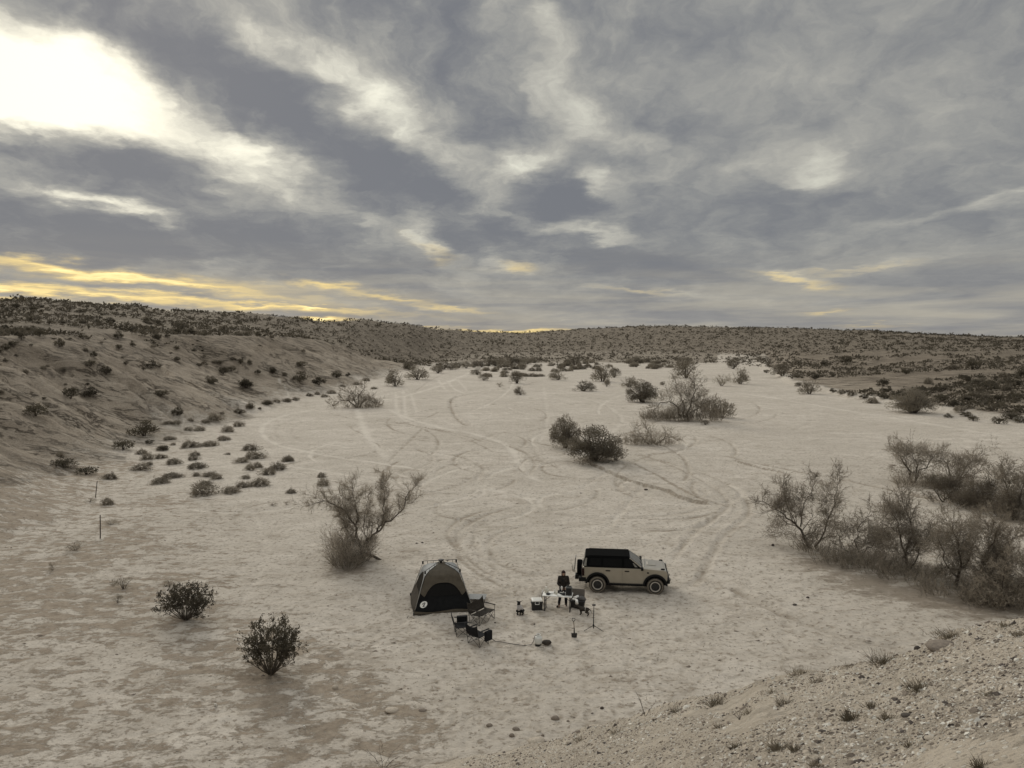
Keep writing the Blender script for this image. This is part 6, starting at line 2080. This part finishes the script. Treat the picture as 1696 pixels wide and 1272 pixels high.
# storage tote with things in it
M_TOTE = mat("black_tote", (.014, .0135, .014), .55, .15, 10)
M_TLID = mat("dull_brown_lid", (.12, .105, .088), .6, .12, 8)
p = at(958, 1009)
tt = empty("storage_tote", p + Vector((0, .25, 0)), R(-14), "open black storage tote with its brown lid raised, right of the folding table", "tote")
MB().hexa([(-.28, -.19, 0), (.28, -.19, 0), (.28, .19, 0), (-.28, .19, 0)], [(-.33, -.23, .36), (.33, -.23, .36), (.33, .23, .36), (-.33, .23, .36)]).build("tub", M_TOTE, tt, bevel=.02)
MB().box((0, -.235, .345), (.68, .03, .05)).box((0, .235, .345), (.68, .03, .05)).box((-.335, 0, .345), (.03, .44, .05)).box((.335, 0, .345), (.03, .44, .05)).build("rim", M_TOTE, tt, bevel=.008)
MB().box((-.04, .30, .56), (.62, .03, .42), rx=-.22).build("lid", M_TLID, tt, bevel=.012)
M_PAPER = mat("white_paper_roll", (.74, .72, .68), .85, .05, 10)
def tote_item(name, mb, m, loc, label, cat, rot=(0, 0, 0), smooth=True):
    o = mb.build(name, m, None, smooth=smooth)
    o.location = tt.location + Matrix.Rotation(R(-14), 3, 'Z') @ Vector(loc)
    o.rotation_euler = rot
    return tag(o, label, cat)
tote_item("paper_roll", MB().lathe([(.02, -.13), (.07, -.13), (.07, .13), (.02, .13)], 18, 'X', (0, 0, 0)), M_PAPER, (-.10, .06, .44), "white paper roll lying across the top of the storage tote", "paper roll", (0, R(-12), R(25)))
tote_item("paper_roll", MB().lathe([(.02, -.11), (.07, -.11), (.07, .11), (.02, .11)], 18, 'Y', (0, 0, 0)), M_PAPER, (-.02, -.24, .33), "white paper roll with its round end showing at the storage tote's front", "paper roll", (R(20), 0, 0))
tote_item("folded_cloth", MB().box((0, 0, 0), (.26, .16, .04)), M_PAPER, (-.12, -.10, .39), "white folded cloth between the two rolls in the tote", "cloth", (R(-8), R(8), R(-20)), False)
tote_item("dark_bag", MB().ball((0, 0, 0), (.20, .16, .13), 14, 9), mat("grey_bag", (.075, .07, .066), .7, .3, 9, .4), (.18, .02, .41), "dark grey bag bulging out of the tote's right side", "bag", (0, R(15), 0))

# shovel standing upright
p = at(951, 1056)
M_SHOV = mat("shovel_steel", (.022, .021, .02), .5, .2, 10)
M_WOOD = mat("shovel_shaft", (.16, .125, .085), .7, .2, 14)
sh = empty("shovel", p, 0, "short shovel standing upright with its blade in the sand", "shovel")
zt_ = (at_y(950, 1024, p.y) - p).z
MB().tube([(0, 0, .22), (-.01, 0, .55), (-.03, 0, zt_ - .14)], .017, 7).build("shaft", M_WOOD, sh)
MB().tube([(0, 0, .16), (0, 0, .42)], [.03, .022], 8).build("socket", M_SHOV, sh)
MB().hexa([(-.10, -.012, -.06), (.10, -.012, -.06), (.10, .012, -.06), (-.10, .012, -.06)], [(-.125, -.03, .20), (.125, -.03, .20), (.125, -.005, .20), (-.125, -.005, .20)]).build("blade", M_SHOV, sh, bevel=.006)
MB().tube([(-.03, 0, zt_ - .15), (-.09, 0, zt_ - .07), (-.085, 0, zt_), (.03, 0, zt_), (.035, 0, zt_ - .07), (-.03, 0, zt_ - .15)], .015, 6).build("grip", M_SHOV, sh)
# tripod stand
p = at(983, 1043)
ts = empty("tripod_stand", p, 0, "thin black tripod stand with a short bar on top, right of the shovel", "stand")
zt_ = (at_y(984, 1002, p.y) - p).z
MB().tube([(0, 0, .06), (0, 0, zt_ * .5), (.012, 0, zt_)], [.022, .019, .014], 7).build("pole", M_JOINT, ts)
for a in (R(200), R(-28), R(80)):
    MB().tube([(0, 0, .20), (math.cos(a) * .46, math.sin(a) * .46, .0)], .012, 6).build("leg", M_JOINT, ts)
MB().tube([(0, 0, .16), (0, 0, .24)], .035, 8).build("collar", M_JOINT, ts)
MB().box((.01, 0, zt_), (.15, .06, .06)).build("head", M_JOINT, ts, bevel=.01)

# gas bottle, hose and the heap beside it
p = at(891.5, 1069)
M_TANK = mat("white_gas_bottle", (.66, .66, .62), .4, .08, 6, coat=.2)
gb = empty("gas_bottle", p, 0, "white gas bottle with a dark foot ring in the sand before the camp", "gas bottle")
MB().lathe([(.10, .07), (.145, .10), (.155, .15), (.155, .30), (.14, .36), (.08, .40), (.04, .41)], 22).build("tank", M_TANK, gb, smooth=True)
MB().lathe([(.125, -.02), (.125, .09), (.11, .09), (.11, -.02)], 22, caps=False).build("foot_ring", M_JOINT, gb)
MB().tube([(.09 * math.cos(a), .09 * math.sin(a), .45) for a in [R(-150 + 20 * i) for i in range(16)]], .016, 6).box((.08, 0, .42), (.02, .05, .07)).box((-.08, .02, .42), (.02, .05, .07)).build("collar", M_TANK, gb)
MB().lathe([(.025, .40), (.025, .47), (.04, .475), (.04, .49)], 10).build("valve", M_STEEL, gb)
hp = [p + Vector((-.02, -.03, .44)), p + Vector((-.14, -.05, .42)), p + Vector((-.19, -.08, .22))]
for px, py in ((880, 1069), (868, 1070.5), (850, 1068), (832, 1065), (820, 1063.5)):
    q = at(px, py); hp.append(q + Vector((0, 0, .035)))
q = at(813, 1062); hp += [q + Vector((0, 0, .14)), q + Vector((-.05, .05, .26))]
o = MB().tube(hp, .012, 6).build("gas_hose", M_JOINT, None, smooth=True, fixn=False)
tag(o, "dark hose running over the sand from the gas bottle to the nearest camp chair", "hose")
p = at(905, 1068)
o = link_mesh("stuff_sack", rock_mesh("stuff_sack", 77, mat("dark_brown_sack", (.045, .036, .029), .9, .4, 9, .5), .7, 3), None, p + Vector((0, 0, .10)))
o.scale = (.40, .30, .34)
tag(o, "crumpled dark brown sack lying right of the gas bottle", "sack")

# ------------------------------------------------------------------ person behind the table
M_SKIN = mat("skin", (.34, .215, .155), .6, .08, 12)
M_JACK = mat("dark_checked_jacket", (.011, .011, .012), .9, .3, 9, .2, spec=.15, col2=(.045, .036, .028))
M_JEAN = mat("dark_jeans", (.016, .017, .022), .9, .25, 12, .2, spec=.15)
M_BOOT = mat("brown_boots", (.050, .034, .023), .8, .25, 14)
M_HAIR = mat("dark_hair", (.018, .013, .010), .8, .3, 20)
M_HAT = mat("dark_red_beanie", (.030, .014, .012), .95, .3, 24, .3)
M_GLOVE = mat("pale_glove", (.55, .54, .52), .8, .08, 14)
pfeet = at(927.5, 1004.5)
head_top = at_y(934, 943.2, pfeet.y).z
PH = head_top - gz(pfeet.x, pfeet.y)                 # height with boots and beanie
k = PH / 1.80
pc = at_y(933, 1004.5, pfeet.y)
PB = Vector((pc.x, pfeet.y, gz(pfeet.x, pfeet.y)))
# local frame: +X to the picture's right, -Y towards the camera (the person faces the table)
J = dict(pel=(0, 0, .97), chest=(0, -.02, 1.30), neck=(0, -.02, 1.49), head=(0, -.045, 1.635),
         shl=(-.185, -.01, 1.42), shr=(.185, -.01, 1.42), ell=(-.25, -.06, 1.14), elr=(.25, -.06, 1.14), wrl=(-.12, -.25, 1.02), wrr=(.13, -.25, 1.02),
         hpl=(-.09, 0, .93), hpr=(.09, 0, .93), knl=(-.15, -.02, .51), knr=(.12, -.03, .51), anl=(-.20, .02, .09), anr=(.13, .02, .09))
J = {a: Vector(b) for a, b in J.items()}
bod = MB()
bod.capsule(J['pel'], J['chest'], .135, .15, 14)
bod.ball((0, -.01, 1.32), (.19, .115, .17), 16, 10)
bod.ball((0, 0, .96), (.165, .115, .12), 16, 10)
bod.capsule(J['shl'], J['shr'], .065, .065, 12)
bod.capsule(J['neck'], J['head'] - Vector((0, 0, .04)), .058, .055, 12)
# head with face
hc = J['head']
bod.ball(hc, (.076, .095, .112), 18, 14)
bod.ball(hc + Vector((0, -.03, -.06)), (.055, .06, .055), 14, 10)          # jaw
bod.ball(hc + Vector((0, -.100, -.020)), (.014, .022, .026), 8, 6)         # nose
bod.ball(hc + Vector((0, -.088, -.060)), (.026, .012, .010), 8, 6)         # mouth
for s in (-1, 1):
    bod.ball(hc + Vector((s * .077, .005, -.010)), (.012, .022, .032), 8, 6)
    bod.ball(hc + Vector((s * .030, -.082, .022)), (.022, .014, .008), 8, 6)   # brows
for s, sh_, e_, w_ in ((-1, 'shl', 'ell', 'wrl'), (1, 'shr', 'elr', 'wrr')):
    bod.capsule(J[sh_], J[e_], .056, .043, 12)
    bod.capsule(J[e_], J[w_], .043, .029, 12)
    # hand: palm, four unequal curled fingers and a thumb off the side
    d = (J[w_] - J[e_]).normalized()
    sidev = Vector((-s, 0, 0)); sidev = (sidev - d * sidev.dot(d)).normalized()
    dn = d.cross(sidev) * (1 if d.cross(sidev).z < 0 else -1)
    palm = J[w_] + d * .055
    for t in (-.026, -.009, .009, .026):
        bod.capsule(J[w_] + d * .015 + sidev * t * .8, J[w_] + d * .088 + sidev * t, .016, .0125, 8)
    for t, L in ((.028, .070), (.010, .080), (-.009, .074), (-.027, .058)):
        b0 = J[w_] + d * .088 + sidev * t
        b1 = b0 + (d * .85 + dn * .4).normalized() * L * .48
        b2 = b1 + (d * .35 + dn * .9).normalized() * L * .32
        b3 = b2 + (d * -.2 + dn * .95).normalized() * L * .25
        bod.capsule(b0, b1, .0105, .010, 8).capsule(b1, b2, .010, .0092, 8).capsule(b2, b3, .0092, .008, 8)
    b0 = J[w_] + d * .022 + sidev * .030
    b1 = b0 + (d * .6 + sidev * .75 + dn * .25).normalized() * .040
    b2 = b1 + (d * .9 + sidev * .15 + dn * .35).normalized() * .032
    bod.capsule(b0, b1, .0145, .012, 8).capsule(b1, b2, .012, .0095, 8)
for h_, n_, a_ in (('hpl', 'knl', 'anl'), ('hpr', 'knr', 'anr')):
    bod.capsule(J[h_], J[n_], .085, .057, 12)
    bod.capsule(J[n_], J[a_], .057, .040, 12)
    bod.capsule(J[a_] - Vector((0, 0, .03)), J[a_] + Vector((-.02, -.15, -.05)), .042, .035, 12)
PER = bod.build("person", M_SKIN, None, smooth=True)
remesh(PER, .0085, 1)
PER.location = PB
PER.scale = (k, k, k)
tag(PER, "person in a dark jacket, jeans and beanie standing behind the white folding table", "person")
jk = MB()
jk.capsule((0, .0, .93), (0, -.01, 1.30), .17, .175, 16)
jk.ball((0, -.01, 1.30), (.225, .15, .20), 16, 12)
jk.ball((0, .005, .92), (.205, .150, .14), 16, 12)
jk.capsule(J['shl'], J['shr'], .085, .085, 12)
jk.capsule((0, -.01, 1.46), (0, -.015, 1.515), .085, .075, 14)
for sh_, e_, w_ in (('shl', 'ell', 'wrl'), ('shr', 'elr', 'wrr')):
    jk.capsule(J[sh_], J[e_], .078, .066, 12)
    jk.capsule(J[e_], J[e_].lerp(J[w_], .90), .066, .050, 12)
remesh(jk.build("jacket", M_JACK, PER, smooth=True), .012, 2)
tz = MB()
for h_, n_, a_ in (('hpl', 'knl', 'anl'), ('hpr', 'knr', 'anr')):
    tz.capsule(J[h_], J[n_], .102, .076, 12)
    tz.capsule(J[n_], J[a_] + Vector((0, 0, .10)), .076, .066, 12)
tz.ball((0, 0, .92), (.178, .130, .12), 14, 10)
remesh(tz.build("jeans", M_JEAN, PER, smooth=True), .014, 2)
for a_, dx_ in (('anl', -.10), ('anr', .015)):
    bt_ = MB()
    A = J[a_]
    bt_.capsule(A + Vector((0, .0, .10)), A + Vector((0, .01, -.01)), .062, .058, 12)
    bt_.capsule(A + Vector((0, .03, -.045)), A + Vector((dx_, -.15, -.045)), .050, .046, 12)
    remesh(bt_.build("boot", M_BOOT, PER, smooth=True), .012, 1)
hat = MB().ball(hc + Vector((0, .008, .028)), (.092, .106, .112), 18, 12)
hat.v = [(x, y, max(z, hc.z + .018 + .25 * (y - hc.y) * -.3)) for x, y, z in hat.v]
hat.lathe([(.098, 0), (.102, .02), (.098, .045)], 20, 'Z', (hc.x, hc.y + .008, hc.z + .015))
hat.build("beanie", M_HAT, PER, smooth=True)
hr = MB().capsule(hc + Vector((-.070, .02, .0)), hc + Vector((-.075, -.005, -.16)), .030, .022, 8).capsule(hc + Vector((.070, .02, .0)), hc + Vector((.075, -.005, -.16)), .030, .022, 8).ball(hc + Vector((0, .05, -.03)), (.075, .06, .10), 12, 8)
remesh(hr.build("hair", M_HAIR, PER, smooth=True), .012, 1)
ey = MB()
for s in (-1, 1):
    ey.ball(hc + Vector((s * .030, -.0865, .004)), (.012, .008, .007), 8, 6)
ey.build("eyes", M_HAIR, PER, smooth=True)
# what the hands hold
def held(name, mb, m, loc, label, cat):
    o = mb.build(name, m, None, smooth=True)
    o.location = PB + Vector(loc) * k
    return tag(o, label, cat)
held("white_cloth", MB().ball((0, 0, 0), (.05, .04, .075), 10, 8).ball((.0, -.01, -.07), (.03, .03, .06), 8, 6), M_PAPER, (-.105, -.315, 1.02), "white cloth held in the person's left-of-picture hand", "cloth")
held("white_cup", MB().lathe([(.030, -.045), (.040, .045), (.035, .045), (.027, -.04)], 14), M_WHITE, (.115, -.325, 1.00), "white cup in the person's other hand beside the grille-fronted box", "cup")

# ------------------------------------------------------------------ dogs
M_DOG = mat("black_dog_coat", (.014, .0135, .013), .8, .3, 12, .3, spec=.2)
M_DOGB = mat("dark_brindle_coat", (.016, .014, .012), .85, .4, 22, .3, spec=.2, col2=(.060, .050, .040))
M_SWEAT = mat("grey_dog_jumper", (.46, .44, .43), .95, .15, 20, .3)
# sitting dog: faces the camera and a little to the left; local +X is forward
p = at(861, 1018.5)
ds = MB()
ds.capsule((-.13, 0, .16), (.08, 0, .36), .125, .105, 14)        # trunk, rising to the chest
ds.ball((.07, 0, .33), (.11, .10, .13), 14, 10)                   # deep chest
for s in (-1, 1):
    ds.capsule((.09, s * .065, .33), (.12, s * .065, .16), .045, .032, 10).capsule((.12, s * .065, .16), (.115, s * .065, .03), .030, .026, 10).ball((.14, s * .065, .022), (.045, .030, .024), 10, 6)
    ds.capsule((-.13, s * .09, .16), (.01, s * .13, .15), .085, .06, 10).capsule((.01, s * .13, .15), (-.10, s * .125, .05), .045, .030, 10).capsule((-.10, s * .125, .035), (.03, s * .135, .022), .028, .026, 10)
ds.capsule((.08, 0, .42), (.12, 0, .54), .075, .068, 12)          # neck
ds.ball((.135, 0, .585), (.085, .075, .072), 14, 10)              # skull
ds.capsule((.17, 0, .565), (.265, 0, .545), .046, .034, 12)       # muzzle
ds.ball((.295, 0, .557), (.014, .016, .013), 8, 6)
for s in (-1, 1):
    ds.capsule((.115, s * .055, .635), (.10, s * .135, .645), .026, .012, 8)
ds.capsule((-.22, 0, .09), (-.36, -.06, .035), .030, .020, 8).capsule((-.36, -.06, .035), (-.50, -.16, .03), .020, .011, 8)
dog = ds.build("dog", M_DOG, None, smooth=True)
remesh(dog, .012, 2)
dog.location, dog.rotation_euler = p + Vector((0, .05, 0)), (0, 0, R(-112))
kd = 1.0
dog.scale = (kd,) * 3
tag(dog, "black dog in a pale grey jumper sitting between the tent and the cooler", "dog")
jm = MB()
jm.capsule((-.10, 0, .21), (.075, 0, .37), .130, .118, 14).capsule((.075, 0, .40), (.10, 0, .46), .098, .086, 12).ball((.07, 0, .34), (.125, .120, .14), 14, 10)
jm.v = [(x, y, max(z, .165 + .0 * x)) for x, y, z in jm.v]
remesh(jm.build("jumper", M_SWEAT, dog, smooth=True), .013, 2)
# second dog, standing with its nose at the tote; local +X forward
p = at(966, 1019)
d2 = MB()
d2.capsule((-.17, 0, .27), (.13, 0, .28), .085, .10, 14).ball((.10, 0, .27), (.12, .092, .115), 14, 10).ball((-.17, 0, .28), (.09, .08, .085), 12, 8)
for s in (-1, 1):
    d2.capsule((.13, s * .06, .26), (.12, s * .06, .13), .042, .028, 10).capsule((.12, s * .06, .13), (.125, s * .06, .025), .024, .022, 10).ball((.15, s * .06, .018), (.036, .025, .020), 8, 6)
    d2.capsule((-.19, s * .06, .27), (-.11, s * .065, .17), .065, .040, 10).capsule((-.11, s * .065, .17), (-.23, s * .065, .10), .034, .022, 10).capsule((-.23, s * .065, .10), (-.22, s * .065, .02), .020, .019, 10).ball((-.19, s * .065, .017), (.038, .026, .019), 8, 6)
d2.capsule((.18, 0, .33), (.29, 0, .37), .062, .055, 12).ball((.32, 0, .385), (.07, .062, .058), 12, 8).capsule((.35, 0, .375), (.42, 0, .35), .036, .026, 10)
for s in (-1, 1):
    d2.capsule((.30, s * .045, .42), (.26, s * .075, .41), .022, .012, 8)
d2.capsule((-.25, 0, .31), (-.33, .01, .26), .022, .016, 8).capsule((-.33, .01, .26), (-.37, .015, .16), .016, .009, 8)
dg = d2.build("dog", M_DOGB, None, smooth=True)
remesh(dg, .011, 2)
dg.location, dg.rotation_euler = p + Vector((.02, .02, 0)), (0, 0, R(158))
tag(dg, "dark brindled small dog standing with its nose at the storage tote", "dog")
MB().tube([(-.10 + .0 * i, .112 * math.cos(a), .28 + .112 * math.sin(a)) for i, a in enumerate([k_ * math.pi / 8 for k_ in range(17)])], .012, 5).build("harness_strap", M_RING, dg)
